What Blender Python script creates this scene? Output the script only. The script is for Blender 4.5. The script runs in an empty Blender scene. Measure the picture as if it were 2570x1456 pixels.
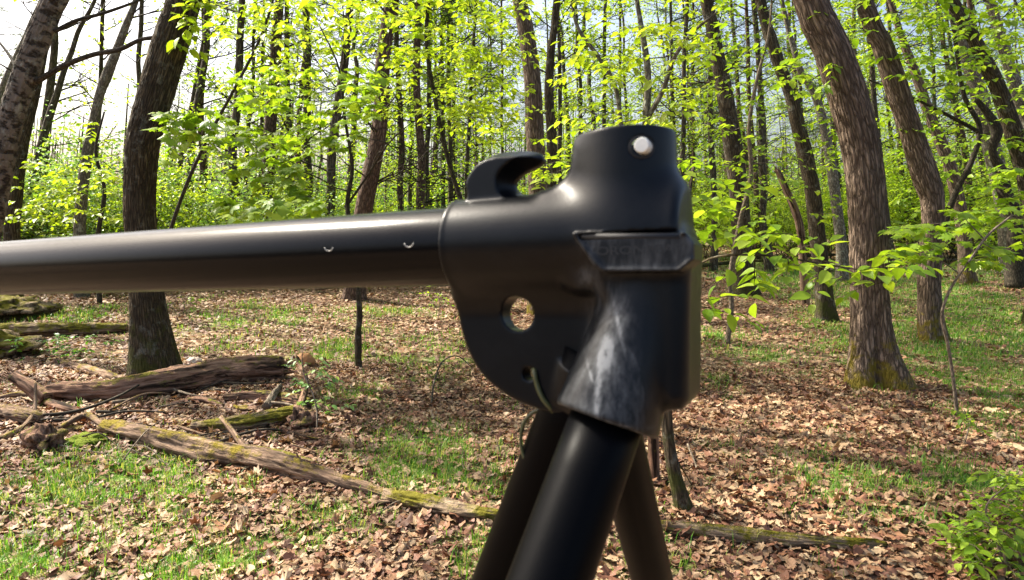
import bpy, math, random
import numpy as np
from mathutils import Vector, Matrix

# ------------------------------------------------------------------ camera, sky, sun, exposure
SC = bpy.context.scene
COL = SC.collection
F = 1675.0                      # focal length in units of a 2570 px wide picture
CX, CY, HORIZ = 1285.0, 728.0, 542.0
PITCH = math.atan((CY - HORIZ) / F)
CP, SP = math.cos(PITCH), math.sin(PITCH)
EYE = np.array([0.0, 0.0, 1.5])

cam_d = bpy.data.cameras.new('camera')
cam = bpy.data.objects.new('camera', cam_d); COL.objects.link(cam)
cam.location = EYE
cam.rotation_euler = (math.pi / 2 - PITCH, 0, 0)
cam_d.sensor_width = 36.0
cam_d.lens = 36.0 * F / 2570.0
cam_d.clip_start = 0.02
cam_d.clip_end = 900
cam_d.dof.use_dof = True
cam_d.dof.focus_distance = 6.5
cam_d.dof.aperture_fstop = 19.0
SC.camera = cam

SUN_AZ, SUN_EL = math.radians(28), math.radians(47)     # azimuth: from -X towards +Y
SDIR = Vector((-math.cos(SUN_EL) * math.cos(SUN_AZ), math.cos(SUN_EL) * math.sin(SUN_AZ), math.sin(SUN_EL)))
w = bpy.data.worlds.new('World'); SC.world = w; w.use_nodes = True
wn = w.node_tree
bg = wn.nodes['Background']
sky = wn.nodes.new('ShaderNodeTexSky'); sky.sky_type = 'NISHITA'; sky.sun_disc = False
sky.sun_elevation = SUN_EL
sky.sun_rotation = math.atan2(SDIR.x, SDIR.y)
sky.dust_density = 7.0; sky.air_density = 1.0; sky.ozone_density = 1.5
wn.links.new(sky.outputs[0], bg.inputs[0]); bg.inputs[1].default_value = 0.125
sl = bpy.data.lights.new('sun', 'SUN'); sl.energy = 5.0; sl.angle = math.radians(0.55); sl.color = (1.0, 0.93, 0.80)
so = bpy.data.objects.new('sun', sl); COL.objects.link(so)
so.rotation_euler = SDIR.to_track_quat('Z', 'Y').to_euler()
so.location = (-20, 10, 30)
SC.view_settings.view_transform = 'Standard'; SC.view_settings.look = 'None'
SC.view_settings.gamma = 1.0; SC.view_settings.use_curve_mapping = False
SC.view_settings.exposure = 1.47
SC.cycles.max_bounces = 8; SC.cycles.transmission_bounces = 6; SC.cycles.diffuse_bounces = 4
SC.cycles.glossy_bounces = 3; SC.cycles.transparent_max_bounces = 4
SC.cycles.sample_clamp_indirect = 6

RNG = np.random.default_rng(7)
random.seed(7)

# ------------------------------------------------------------------ numeric helpers
def smooth(a, b, x):
    t = np.clip((x - a) / (b - a), 0, 1); return t * t * (3 - 2 * t)

def vnoise(P):
    P = np.asarray(P, float)
    I = np.floor(P).astype(np.int64); f = P - I; f = f * f * (3 - 2 * f)
    out = 0
    for dx in (0, 1):
        for dy in (0, 1):
            for dz in (0, 1):
                h = ((I[..., 0] + dx) * 374761393 + (I[..., 1] + dy) * 668265263 + (I[..., 2] + dz) * 2147483647) & 0xffffffff
                h = ((h ^ (h >> 13)) * 1274126177) & 0xffffffff
                h = (h ^ (h >> 16)) / 4294967295.0
                wgt = (f[..., 0] if dx else 1 - f[..., 0]) * (f[..., 1] if dy else 1 - f[..., 1]) * (f[..., 2] if dz else 1 - f[..., 2])
                out = out + h * wgt
    return out * 2 - 1

def height(x, y):
    x = np.asarray(x, float); y = np.asarray(y, float); z = np.zeros_like(x + y)
    return (0.09 * vnoise(np.stack([x * .22 + 3, y * .22, z], -1)) + 0.05 * vnoise(np.stack([x * .6, y * .6 + 9, z], -1))
            + 0.018 * vnoise(np.stack([x * 2.1, y * 2.1, z + 4.5], -1)))

def ray(px, py):
    a = (px - CX) / F; b = (CY - py) / F
    return np.array([a, CP + b * SP, -SP + b * CP])

def at(px, py, Y):                                  # the world point seen at that pixel at world depth Y
    r = ray(px, py); return EYE + r * (Y / r[1])

def ground(px, py):
    r = ray(px, py); t = 1.5 / max(1e-3, -r[2])
    for _ in range(6):
        p = EYE + r * t
        t = (1.5 - float(height(p[0], p[1]))) / -r[2]
    p = EYE + r * t; p[2] = height(p[0], p[1]); return p

def gz(x, y): return float(height(x, y))

def spline(P, n):
    P = np.asarray(P, float)
    if len(P) < 3:
        t = np.linspace(0, 1, n)[:, None]; return P[0] * (1 - t) + P[-1] * t
    d = np.r_[0, np.cumsum(np.linalg.norm(np.diff(P[:, :3], axis=0), axis=1))]
    T = np.linspace(0, d[-1], n)
    Pe = np.vstack([2 * P[0] - P[1], P, 2 * P[-1] - P[-2]])
    k = np.clip(np.searchsorted(d, T, side='right') - 1, 0, len(P) - 2)
    u = ((T - d[k]) / (d[k + 1] - d[k] + 1e-9))[:, None]
    a, b, c, e = Pe[k], Pe[k + 1], Pe[k + 2], Pe[k + 3]
    return 0.5 * (2 * b + (c - a) * u + (2 * a - 5 * b + 4 * c - e) * u ** 2 + (3 * b - a - 3 * c + e) * u ** 3)

class MB:                                            # collects geometry for ONE mesh object
    def __init__(s): s.V = []; s.Q = []; s.T = []; s.bc = []; s.tint = []; s.n = 0
    def add(s, V, quads=None, tris=None, bc=None, tint=None):
        V = np.asarray(V, float)
        s.V.append(V)
        if quads is not None and len(quads): s.Q.append(np.asarray(quads) + s.n)
        if tris is not None and len(tris): s.T.append(np.asarray(tris) + s.n)
        s.bc.append(bc if bc is not None else V)
        s.tint.append(np.zeros(len(V)) if tint is None else (np.zeros(len(V)) + tint))
        s.n += len(V)
    def mesh(s, name, mat, smoothf=True, off=None):
        V = np.concatenate(s.V)
        if off is not None: V = V - off
        me = bpy.data.meshes.new(name)
        Q = np.concatenate(s.Q) if s.Q else np.zeros((0, 4), int)
        T = np.concatenate(s.T) if s.T else np.zeros((0, 3), int)
        me.vertices.add(len(V)); me.vertices.foreach_set('co', V.astype(np.float32).ravel())
        li = np.concatenate([Q.ravel(), T.ravel()]).astype(np.int32)
        me.loops.add(len(li)); me.loops.foreach_set('vertex_index', li)
        me.polygons.add(len(Q) + len(T))
        st = np.concatenate([np.arange(len(Q)) * 4, len(Q) * 4 + np.arange(len(T)) * 3]).astype(np.int32)
        me.polygons.foreach_set('loop_start', st)
        me.polygons.foreach_set('use_smooth', np.full(len(st), smoothf))
        a = me.attributes.new('bc', 'FLOAT_VECTOR', 'POINT'); a.data.foreach_set('vector', np.concatenate(s.bc).astype(np.float32).ravel())
        a = me.attributes.new('tint', 'FLOAT', 'POINT'); a.data.foreach_set('value', np.concatenate(s.tint).astype(np.float32))
        me.update(calc_edges=True); me.materials.append(mat)
        return me

def link(name, data, parent=None, kind=None, label=None, cat=None, group=None, loc=None):
    o = bpy.data.objects.new(name, data); COL.objects.link(o)
    if parent is not None: o.parent = parent
    if loc is not None: o.location = loc
    if kind: o['kind'] = kind
    if label: o['label'] = label
    if cat: o['category'] = cat
    if group: o['group'] = group
    return o

def thing(name, label, cat, loc, group=None): return link(name, None, None, None, label, cat, group, tuple(loc))

def tube(mb, P, R, sides=8, bump=0.0, furrow=0.0, nf=14, seed=0.0, cap=True, tint=0.0, rough=0.0, lobes=None):
    P = np.asarray(P, float); R = np.asarray(R, float) + np.zeros(len(P)); n = len(P)
    T = np.gradient(P, axis=0); T /= np.linalg.norm(T, axis=1)[:, None] + 1e-12
    ref = np.array([0, 1., 0]) if abs(T[0][1]) < .8 else np.array([1., 0, 0])
    U = np.cross(np.broadcast_to(ref, T.shape), T); U /= np.linalg.norm(U, axis=1)[:, None] + 1e-12
    W = np.cross(T, U)
    th = np.arange(sides) / sides * 2 * math.pi
    s = np.r_[0, np.cumsum(np.linalg.norm(np.diff(P, axis=0), axis=1))]
    c, sn = np.cos(th)[None], np.sin(th)[None]
    r = R[:, None] * np.ones((n, sides))
    S = s[:, None] * np.ones((1, sides))
    if bump: r = r * (1 + bump * vnoise(np.stack([c * 1.3 + seed + 0 * S, sn * 1.3 + 0 * S, S * 1.6 + seed], -1)) + bump * .5 * vnoise(np.stack([c * 3 + seed + 0 * S, sn * 3 + 0 * S, S * 5 + seed], -1)))
    if rough: r = r + rough * vnoise(np.stack([c * 9 + seed + 0 * S, sn * 9 + 0 * S, S * 7], -1)) + rough * .6 * vnoise(np.stack([c * 20 + seed + 0 * S, sn * 20 + 0 * S, S * 22], -1))
    if furrow:
        wv = 1.5 * vnoise(np.stack([c * 2.2 + seed + 0 * S, sn * 2.2 + 0 * S, S * 6], -1)) + .8 * vnoise(np.stack([c * 6 + 0 * S, sn * 6 + seed + 0 * S, S * 15], -1))
        ridge = np.abs(np.sin(nf * .5 * th[None] + wv * 1.3)) ** .6
        r = r + furrow * (ridge - .6) + furrow * .5 * vnoise(np.stack([c * 12 + 0 * S, sn * 12 + 0 * S, S * 30], -1))
    if lobes is not None: r = r + lobes(th[None], S)
    V = P[:, None] + U[:, None] * (r * c)[..., None] + W[:, None] * (r * sn)[..., None]
    bc = np.stack([r * c, r * sn, S + seed * 3], -1)
    i, j = np.meshgrid(np.arange(n - 1), np.arange(sides), indexing='ij'); j2 = (j + 1) % sides
    q = np.stack([i * sides + j, i * sides + j2, (i + 1) * sides + j2, (i + 1) * sides + j], -1).reshape(-1, 4)
    V = V.reshape(-1, 3); bc = bc.reshape(-1, 3); tris = None
    if cap:
        V = np.vstack([V, P[0], P[-1]]); bc = np.vstack([bc, [0, 0, 0], [0, 0, s[-1]]]); k = n * sides
        jj = np.arange(sides); j3 = (jj + 1) % sides
        tris = np.vstack([np.stack([jj * 0 + k, j3, jj], -1), np.stack([jj * 0 + k + 1, (n - 1) * sides + jj, (n - 1) * sides + j3], -1)])
    mb.add(V, q, tris, bc, tint)

# ------------------------------------------------------------------ materials
def newmat(name):
    m = bpy.data.materials.new(name); m.use_nodes = True; nt = m.node_tree
    return m, nt, nt.nodes['Principled BSDF'], nt.nodes['Material Output']
def N(nt, t, **kw):
    n = nt.nodes.new(t)
    for k, v in kw.items(): setattr(n, k, v)
    return n
def ramp(nt, stops, src):
    r = N(nt, 'ShaderNodeValToRGB'); e = r.color_ramp.elements
    while len(e) < len(stops): e.new(.5)
    for el, (p, c) in zip(e, stops):
        el.position = p; el.color = (c, c, c, 1) if isinstance(c, (int, float)) else (*c, 1)
    nt.links.new(src, r.inputs[0]); return r.outputs[0]
def mth(nt, op, a, b=None, clamp=False):
    n = N(nt, 'ShaderNodeMath', operation=op, use_clamp=clamp)
    for i, v in enumerate((a, b)):
        if v is None: continue
        if isinstance(v, (int, float)): n.inputs[i].default_value = v
        else: nt.links.new(v, n.inputs[i])
    return n.outputs[0]
def mixc(nt, f, a, b):
    n = N(nt, 'ShaderNodeMix', data_type='RGBA')
    for i, v in ((0, f), (6, a), (7, b)):
        if isinstance(v, (int, float)): n.inputs[i].default_value = v
        elif isinstance(v, tuple): n.inputs[i].default_value = (*v, 1)
        else: nt.links.new(v, n.inputs[i])
    return n.outputs[2]
def attr(nt, name, vec=False):
    a = N(nt, 'ShaderNodeAttribute', attribute_name=name); return a.outputs['Vector'] if vec else a.outputs['Fac']
def mapping(nt, src, scale):
    m = N(nt, 'ShaderNodeMapping'); m.inputs['Scale'].default_value = scale; nt.links.new(src, m.inputs[0]); return m.outputs[0]
def noise(nt, vec, scale, detail=4, rough=.55):
    n = N(nt, 'ShaderNodeTexNoise'); n.inputs['Scale'].default_value = scale; n.inputs['Detail'].default_value = detail; n.inputs['Roughness'].default_value = rough
    nt.links.new(vec, n.inputs['Vector']); return n.outputs['Fac']
def tintval(nt):
    oi = N(nt, 'ShaderNodeObjectInfo')
    return mth(nt, 'FRACT', mth(nt, 'ADD', attr(nt, 'tint'), oi.outputs['Random']))
def bump(nt, bsdf, h, strength, dist):
    b = N(nt, 'ShaderNodeBump'); b.inputs['Strength'].default_value = strength; b.inputs['Distance'].default_value = dist
    nt.links.new(h, b.inputs['Height']); nt.links.new(b.outputs[0], bsdf.inputs['Normal']); return b

def leaf_mat(name, c0, c1, c2, tr=.5, trmul=(1.5, 1.45, .6), rough=.42):
    m, nt, b, out = newmat(name)
    t = tintval(nt)
    col = ramp(nt, [(0, c0), (.55, c1), (1, c2)], t)
    nt.links.new(col, b.inputs['Base Color']); b.inputs['Roughness'].default_value = rough
    b.inputs['Specular IOR Level'].default_value = .35
    tl = N(nt, 'ShaderNodeBsdfTranslucent'); vm = N(nt, 'ShaderNodeVectorMath', operation='MULTIPLY'); vm.inputs[1].default_value = trmul
    nt.links.new(col, vm.inputs[0]); nt.links.new(vm.outputs[0], tl.inputs[0])
    mx = N(nt, 'ShaderNodeMixShader'); mx.inputs[0].default_value = tr
    nt.links.new(b.outputs[0], mx.inputs[1]); nt.links.new(tl.outputs[0], mx.inputs[2]); nt.links.new(mx.outputs[0], out.inputs['Surface'])
    return m

M_LEAF = leaf_mat('spring_leaf', (.13, .24, .015), (.21, .33, .022), (.31, .42, .045))
M_LEAFY = leaf_mat('bright_spring_leaf', (.19, .30, .016), (.28, .39, .024), (.38, .46, .06))
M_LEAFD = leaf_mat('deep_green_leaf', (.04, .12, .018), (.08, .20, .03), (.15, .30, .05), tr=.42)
M_LEAFP = leaf_mat('pale_shrub_leaf', (.10, .22, .05), (.20, .34, .10), (.34, .46, .20), tr=.35)
M_PINE = leaf_mat('pine_needle', (.03, .07, .025), (.06, .12, .04), (.12, .15, .05), tr=.3)
M_GRASS = leaf_mat('grass_blade', (.06, .17, .015), (.11, .25, .03), (.36, .34, .14), tr=.45)
M_LITTER = leaf_mat('dead_leaf', (.085, .04, .024), (.30, .19, .115), (.52, .41, .27), tr=.15, trmul=(.9, .7, .45), rough=.6)
for m_ in (M_LITTER,):
    r_ = [n for n in m_.node_tree.nodes if n.type == 'VALTORGB'][0].color_ramp
    for p_, c_ in ((.12, (.15, .065, .035)), (.3, (.24, .12, .08)), (.42, (.33, .175, .095)), (.72, (.36, .25, .155)), (.9, (.44, .33, .21))):
        e_ = r_.elements.new(p_); e_.color = (*c_, 1)

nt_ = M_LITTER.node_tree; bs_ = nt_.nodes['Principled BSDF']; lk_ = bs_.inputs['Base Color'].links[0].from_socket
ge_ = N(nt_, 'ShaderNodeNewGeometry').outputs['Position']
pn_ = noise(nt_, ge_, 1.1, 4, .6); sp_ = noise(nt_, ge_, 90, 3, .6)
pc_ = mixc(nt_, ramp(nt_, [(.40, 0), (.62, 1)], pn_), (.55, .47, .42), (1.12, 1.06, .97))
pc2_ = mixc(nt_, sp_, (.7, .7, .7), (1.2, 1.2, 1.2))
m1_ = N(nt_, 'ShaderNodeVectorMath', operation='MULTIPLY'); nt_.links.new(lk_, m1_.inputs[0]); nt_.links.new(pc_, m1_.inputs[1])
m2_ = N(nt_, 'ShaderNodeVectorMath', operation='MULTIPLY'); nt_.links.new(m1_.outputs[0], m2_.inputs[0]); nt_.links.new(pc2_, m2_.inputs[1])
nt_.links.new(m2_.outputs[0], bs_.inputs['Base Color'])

def bark_mat(name, dark, mid, light, scale=26, stretch=.22, moss=None, bdist=.012, lichen=0.0, mossh=(0.0, .5), plates=False):
    m, nt, b, out = newmat(name)
    bc = attr(nt, 'bc', True)
    v = mapping(nt, bc, (scale, scale, scale * stretch))
    n1 = noise(nt, v, 1.0, 5, .6)
    vo = N(nt, 'ShaderNodeTexVoronoi', feature='DISTANCE_TO_EDGE'); vo.inputs['Scale'].default_value = 1.0
    ad = N(nt, 'ShaderNodeVectorMath', operation='ADD')
    nz = N(nt, 'ShaderNodeTexNoise'); nz.inputs['Scale'].default_value = 1.3; nt.links.new(v, nz.inputs['Vector'])
    nt.links.new(v, ad.inputs[0]); nt.links.new(nz.outputs['Color'], ad.inputs[1]); nt.links.new(ad.outputs[0], vo.inputs['Vector'])
    crack = ramp(nt, [(0, 0), (.28, 1)], vo.outputs['Distance'])
    crack = mth(nt, 'MULTIPLY', crack, ramp(nt, [(.34, .25), (.54, 1)], noise(nt, mapping(nt, bc, (scale * 2.4, scale * 2.4, scale * stretch * .7)), 1, 4, .65)))
    if plates: crack = ramp(nt, [(.40, 0), (.50, 1)], noise(nt, mapping(nt, bc, (9, 9, 15)), 1, 5, .62))
    big = noise(nt, bc, 2.2, 3)
    col = mixc(nt, n1, mid, light)
    col = mixc(nt, ramp(nt, [(.42, 0), (.62, .8)], big), col, mid)
    col = mixc(nt, mth(nt, 'SUBTRACT', 1.0, crack), col, dark)
    if lichen:
        ln = noise(nt, bc, 9, 4, .7)
        col = mixc(nt, mth(nt, 'MULTIPLY', ramp(nt, [(.55, 0), (.66, 1)], ln), lichen), col, (.42, .44, .36))
    if moss:
        sx = N(nt, 'ShaderNodeSeparateXYZ'); ge = N(nt, 'ShaderNodeNewGeometry'); nt.links.new(ge.outputs['Position'], sx.inputs[0])
        mn = noise(nt, bc, 7, 5, .65)
        mr = N(nt, 'ShaderNodeMapRange'); mr.inputs[1].default_value = mossh[0]; mr.inputs[2].default_value = mossh[1]; mr.inputs[3].default_value = 1; mr.inputs[4].default_value = 0
        nt.links.new(sx.outputs[2], mr.inputs[0])
        f = ramp(nt, [(.35, 0), (.62, 1)], mth(nt, 'ADD', mth(nt, 'MULTIPLY', mr.outputs[0], .9), mth(nt, 'MULTIPLY', mth(nt, 'SUBTRACT', mn, .62), 2.2)))
        mcol = mixc(nt, noise(nt, bc, 22, 3), tuple(x * .55 for x in moss), tuple(min(1, x * 1.5) for x in moss))
        col = mixc(nt, f, col, mcol)
    nt.links.new(col, b.inputs['Base Color']); b.inputs['Roughness'].default_value = .88
    b.inputs['Specular IOR Level'].default_value = .2
    bump(nt, b, mth(nt, 'ADD', crack, mth(nt, 'MULTIPLY', n1, .8)), 1.0, bdist)
    return m
M_OAK = bark_mat('ridged_brown_bark', (.055, .038, .026), (.235, .165, .115), (.42, .315, .235), 31, .15, moss=(.17, .13, .018), mossh=(0, 1.0), bdist=.014)
M_OAKD = bark_mat('dark_brown_bark', (.028, .021, .013), (.105, .078, .045), (.24, .185, .112), 44, .12, moss=(.06, .062, .015), mossh=(0, 1.3), bdist=.014, lichen=.25)
M_BIRCH = bark_mat('flaky_grey_bark', (.04, .031, .023), (.12, .096, .075), (.25, .215, .175), 22, .55, plates=True, moss=(.08, .09, .02), mossh=(0, 1.5), bdist=.02, lichen=.4)
M_GREY = bark_mat('smooth_grey_bark', (.07, .06, .045), (.20, .17, .13), (.36, .32, .26), 30, .35, lichen=.5, bdist=.005)
M_BG = bark_mat('background_bark', (.035, .028, .02), (.12, .092, .065), (.22, .175, .13), 22, .2, bdist=.01, lichen=.3)
M_BGP = bark_mat('reddish_pine_bark', (.045, .028, .02), (.16, .10, .07), (.28, .19, .14), 20, .35, bdist=.012)
M_TWIG = bark_mat('twig_bark', (.08, .06, .04), (.22, .17, .12), (.40, .33, .25), 60, .3, bdist=.001)
M_DTWIG = bark_mat('dark_twig_bark', (.02, .017, .012), (.065, .052, .035), (.13, .105, .075), 50, .3, bdist=.001)

def log_mat(name, dark, mid, light, mossc, mlo, mhi):
    m, nt, b, out = newmat(name)
    bc = attr(nt, 'bc', True)
    g = noise(nt, mapping(nt, bc, (70, 70, 5)), 1, 6, .65)
    g2 = noise(nt, mapping(nt, bc, (18, 18, 2.2)), 1, 4, .6)
    col = mixc(nt, ramp(nt, [(.35, 0), (.65, 1)], g), mid, light)
    col = mixc(nt, ramp(nt, [(.40, 1), (.55, 0)], g2), col, dark)
    ge = N(nt, 'ShaderNodeNewGeometry'); sx = N(nt, 'ShaderNodeSeparateXYZ'); nt.links.new(ge.outputs['Normal'], sx.inputs[0])
    mn = noise(nt, bc, 5, 5, .7)
    f = ramp(nt, [(mlo, 0), (mhi, 1)], mth(nt, 'ADD', mn, mth(nt, 'MULTIPLY', sx.outputs[2], .1)))
    mc = mixc(nt, noise(nt, bc, 30, 3), tuple(x * .5 for x in mossc), tuple(x * 1.5 for x in mossc))
    col = mixc(nt, f, col, mc)
    nt.links.new(col, b.inputs['Base Color']); b.inputs['Roughness'].default_value = .9; b.inputs['Specular IOR Level'].default_value = .15
    bump(nt, b, mth(nt, 'ADD', g, mth(nt, 'MULTIPLY', f, noise(nt, bc, 60, 3))), 1.0, .012)
    return m
M_LOG = log_mat('rotten_wood', (.02, .012, .008), (.125, .075, .048), (.34, .235, .16), (.17, .13, .012), .58, .70)
M_LOGR = log_mat('red_rotten_wood', (.02, .011, .007), (.135, .068, .042), (.34, .21, .14), (.14, .125, .015), .60, .72)
M_LOGM = log_mat('mossy_wood', (.04, .026, .016), (.17, .115, .07), (.36, .27, .18), (.13, .115, .012), .50, .62)

def plastic(name, base, rough, dust=(.16, .165, .17), spec=.22):
    m, nt, b, out = newmat(name)
    tc = N(nt, 'ShaderNodeTexCoord').outputs['Object']
    n1 = noise(nt, tc, 38, 5, .65); n2 = noise(nt, mapping(nt, tc, (260, 260, 40)), 1, 4, .7)
    sc = attr(nt, 'tint')  # scuff mask; on the hub it also holds the panel's painted lightness
    f = mth(nt, 'MULTIPLY', sc, mth(nt, 'MULTIPLY', ramp(nt, [(.35, .1), (.7, 1)], n1), ramp(nt, [(.38, .15), (.62, 1)], n2)), True)
    fine = mth(nt, 'MULTIPLY', ramp(nt, [(.5, 0), (.8, 1)], noise(nt, tc, 60, 5, .7)), .018)
    col = mixc(nt, mth(nt, 'ADD', f, fine, True), base, dust)
    nt.links.new(col, b.inputs['Base Color'])
    nt.links.new(mth(nt, 'ADD', mth(nt, 'MULTIPLY', f, .3), mth(nt, 'ADD', mth(nt, 'MULTIPLY', n1, .14), rough - .07)), b.inputs['Roughness'])
    b.inputs['Specular IOR Level'].default_value = spec
    bump(nt, b, noise(nt, tc, 700, 2), .12, .0004)
    return m
M_PLAST = plastic('black_moulded_plastic', (.0018, .0024, .0036), .33, (.20, .21, .22))
M_TUBE = plastic('black_coated_steel', (.0016, .0018, .0026), .22, (.035, .037, .04), .15)
M_LEG = plastic('black_leg_steel', (.0014, .0015, .002), .40, (.02, .02, .022), .05)
def plain(name, c, rough, metal=0.0):
    m, nt, b, out = newmat(name)
    tc = N(nt, 'ShaderNodeTexCoord').outputs['Object']
    n1 = noise(nt, tc, 300, 3)
    nt.links.new(mixc(nt, n1, tuple(x * .8 for x in c), tuple(min(1, x * 1.15) for x in c)), b.inputs['Base Color'])
    b.inputs['Roughness'].default_value = rough; b.inputs['Metallic'].default_value = metal
    return m
M_WHITE = plain('white_nylon', (.72, .73, .68), .35)
M_DARK = plain('deep_black', (.006, .006, .007), .6)
M_INK = plain('dark_lettering', (.007, .008, .010), .5)
M_CORD = plain('olive_cord', (.075, .08, .028), .45)
M_STEEL = plain('worn_steel', (.35, .34, .32), .4, .6)
M_STONE = plain('rusty_stone', (.42, .20, .08), .85)
M_PALE = plain('pale_stone', (.62, .50, .42), .85)

# ground material: matted litter, soil and thin grass
M_GROUND, nt, b, out = newmat('forest_floor')
geo = N(nt, 'ShaderNodeNewGeometry').outputs['Position']
vo = N(nt, 'ShaderNodeTexVoronoi'); vo.inputs['Scale'].default_value = 17; nt.links.new(geo, vo.inputs['Vector'])
sepc = N(nt, 'ShaderNodeSeparateColor'); nt.links.new(vo.outputs['Color'], sepc.inputs[0])
lit = ramp(nt, [(0, (.06, .035, .02)), (.35, (.17, .095, .06)), (.7, (.31, .205, .135)), (1, (.46, .36, .25))], sepc.outputs[0])
soil = mixc(nt, noise(nt, geo, 3, 4), (.06, .038, .024), (.15, .09, .06))
col = mixc(nt, ramp(nt, [(.38, 0), (.55, 1)], noise(nt, geo, 9, 5)), soil, lit)
gf = mth(nt, 'MULTIPLY', attr(nt, 'tint'), ramp(nt, [(.36, 0), (.58, 1)], noise(nt, geo, 6, 5)))
grc = mixc(nt, noise(nt, geo, 30, 3), (.05, .14, .015), (.22, .34, .06))
col = mixc(nt, gf, col, grc)
nt.links.new(col, b.inputs['Base Color']); b.inputs['Roughness'].default_value = .95; b.inputs['Specular IOR Level'].default_value = .1
bump(nt, b, mth(nt, 'ADD', vo.outputs['Distance'], noise(nt, geo, 40, 3)), 1.0, .02)

# ------------------------------------------------------------------ ground sheet
GRASS = [  # (px, py, half width px, half height px, amount): where the photo shows grass
    (250, 1225, 200, 75, 1.2), (60, 1230, 90, 55, 1.0), (160, 1330, 210, 75, .9), (420, 1290, 140, 50, .9), (520, 1390, 180, 55, 1.0), (330, 1400, 130, 50, .9), (80, 1420, 130, 45, .9),
    (2440, 790, 260, 130, 2.2), (2480, 950, 180, 75, 2.2), (2290, 880, 100, 70, 1.1), (2470, 700, 200, 40, 1.2), (1800, 850, 70, 22, .8), (2010, 910, 120, 35, .7), (1830, 960, 90, 25, .4),
    (1160, 1205, 140, 30, .8), (1010, 1180, 90, 40, .6), (960, 875, 110, 25, .6), (980, 790, 200, 25, .3), (850, 880, 60, 30, .5),
    (2180, 1240, 120, 50, .8), (2300, 1300, 140, 60, .8), (2060, 1290, 120, 40, .7), (1850, 1080, 70, 25, .6), (2420, 1210, 120, 50, .6),
    (1180, 1400, 140, 50, .5), (1080, 1120, 160, 50, .5), (900, 1010, 120, 40, .45), (1100, 900, 120, 50, .4), (640, 840, 160, 40, .5), (200, 1180, 160, 30, .6), (2000, 1130, 160, 35, .45), (1950, 1210, 160, 30, .4), (2540, 1080, 80, 40, .7), (700, 1310, 150, 40, .4), (880, 1330, 100, 40, .4), (1640, 1430, 90, 30, .4), (600, 790, 160, 30, .6), (230, 790, 160, 25, .6), (700, 1150, 60, 25, .4), (1480, 1210, 200, 60, .5)]
GP = []
for gx, gy, gw, gh, ga in GRASS:
    c_ = ground(gx, gy); l_ = ground(gx - gw, gy); t_ = ground(gx, max(gy - gh, 575)); b_ = ground(gx, gy + gh)
    GP.append((c_[0], (t_[1] + b_[1]) / 2, abs(c_[0] - l_[0]), (t_[1] - b_[1]) / 2 + .05, ga))
def grassy(x, y):
    g = 0 * x + .07
    for cx_, cy_, rx, ry, ga in GP: g = g + 1.2 * ga * np.exp(-1.1 * (((x - cx_) / rx) ** 2 + ((y - cy_) / ry) ** 2))
    return np.clip(g, 0, 1.6) * (.32 + 1.15 * smooth(-.3, .4, vnoise(np.stack([x * 2.3, y * 2.3, 0 * x + 7], -1))))
u = np.linspace(-1, 1, 421); v = np.linspace(0, 1, 401)
gxs = np.sinh(u * 5.2) / math.sinh(5.2) * 320; gys = -6 + np.sinh(v * 4.6) / math.sinh(4.6) * 420
GX, GY = np.meshgrid(gxs, gys, indexing='xy')
GV = np.stack([GX, GY, height(GX, GY)], -1).reshape(-1, 3)
i, j = np.meshgrid(np.arange(len(gys) - 1), np.arange(len(gxs) - 1), indexing='ij'); W_ = len(gxs)
mb = MB(); mb.add(GV, np.stack([i * W_ + j, i * W_ + j + 1, (i + 1) * W_ + j + 1, (i + 1) * W_ + j], -1).reshape(-1, 4),
                  tint=np.clip(grassy(GV[:, 0], GV[:, 1]) + .25 * smooth(14, 30, GV[:, 1]), 0, 1))
GROUND = link('ground', mb.mesh('ground', M_GROUND), kind='structure', label='woodland floor of brown leaf litter and grass')

# ------------------------------------------------------------------ leaf templates (x across, y to the tip, z up), size 1
def fan(outline, zf):
    P = np.array([(0, .42)] + list(outline), float)
    V = np.column_stack([P, np.array([zf(x, y) for x, y in P])]); n = len(outline)
    return V, np.array([(0, k + 1, (k + 1) % n + 1) for k in range(n)])
half_maple = [(0, 0), (.13, .10), (.42, .04), (.33, .22), (.62, .38), (.40, .46), (.52, .74), (.24, .62), (.17, .80), (0, 1.05)]
maple_o = half_maple + [(-x, y) for x, y in half_maple[-2:0:-1]]
half_beech = [(0, 0), (.16, .10), (.27, .28), (.31, .48), (.26, .68), (.14, .87), (0, 1.05)]
beech_o = half_beech + [(-x, y) for x, y in half_beech[-2:0:-1]]
half_oak = [(0, 0), (.05, .14), (.18, .18), (.10, .30), (.27, .40), (.15, .50), (.30, .62), (.17, .70), (.20, .86), (0, 1.0)]
oak_o = half_oak + [(-x, y) for x, y in half_oak[-2:0:-1]]
T_MAPLE = fan(maple_o, lambda x, y: -.32 * abs(x) - .22 * y * y)
T_BEECH = fan(beech_o, lambda x, y: .28 * abs(x) - .20 * y * y)
def quadleaf(wd=.3, fold=.12):
    return np.array([(0, 0, 0), (wd, .5, fold), (0, 1, -.12), (-wd, .5, fold)], float), np.array([(0, 1, 2), (0, 2, 3)])
T_QUAD = quadleaf(); T_QUADW = quadleaf(.42, .1)
def litter_tpl(outline, k):
    a, b_, c_ = [(.5, .2, .3), (-.4, .4, 1.), (.9, -.2, 2.), (.2, .6, 3.), (-.6, -.4, 4.), (.5, .5, 5.), (1.0, .3, .7), (-.2, .8, 1.9)][k]
    V, T_ = fan(outline, lambda x, y: a * x * x * 2 + b_ * (y - .5) ** 2 + .08 * math.sin(9 * x + c_ * 3) + .06 * math.sin(11 * y + c_))
    V[:, 1] -= .5; V[:, 2] -= V[:, 2].min(); return V, T_
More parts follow.
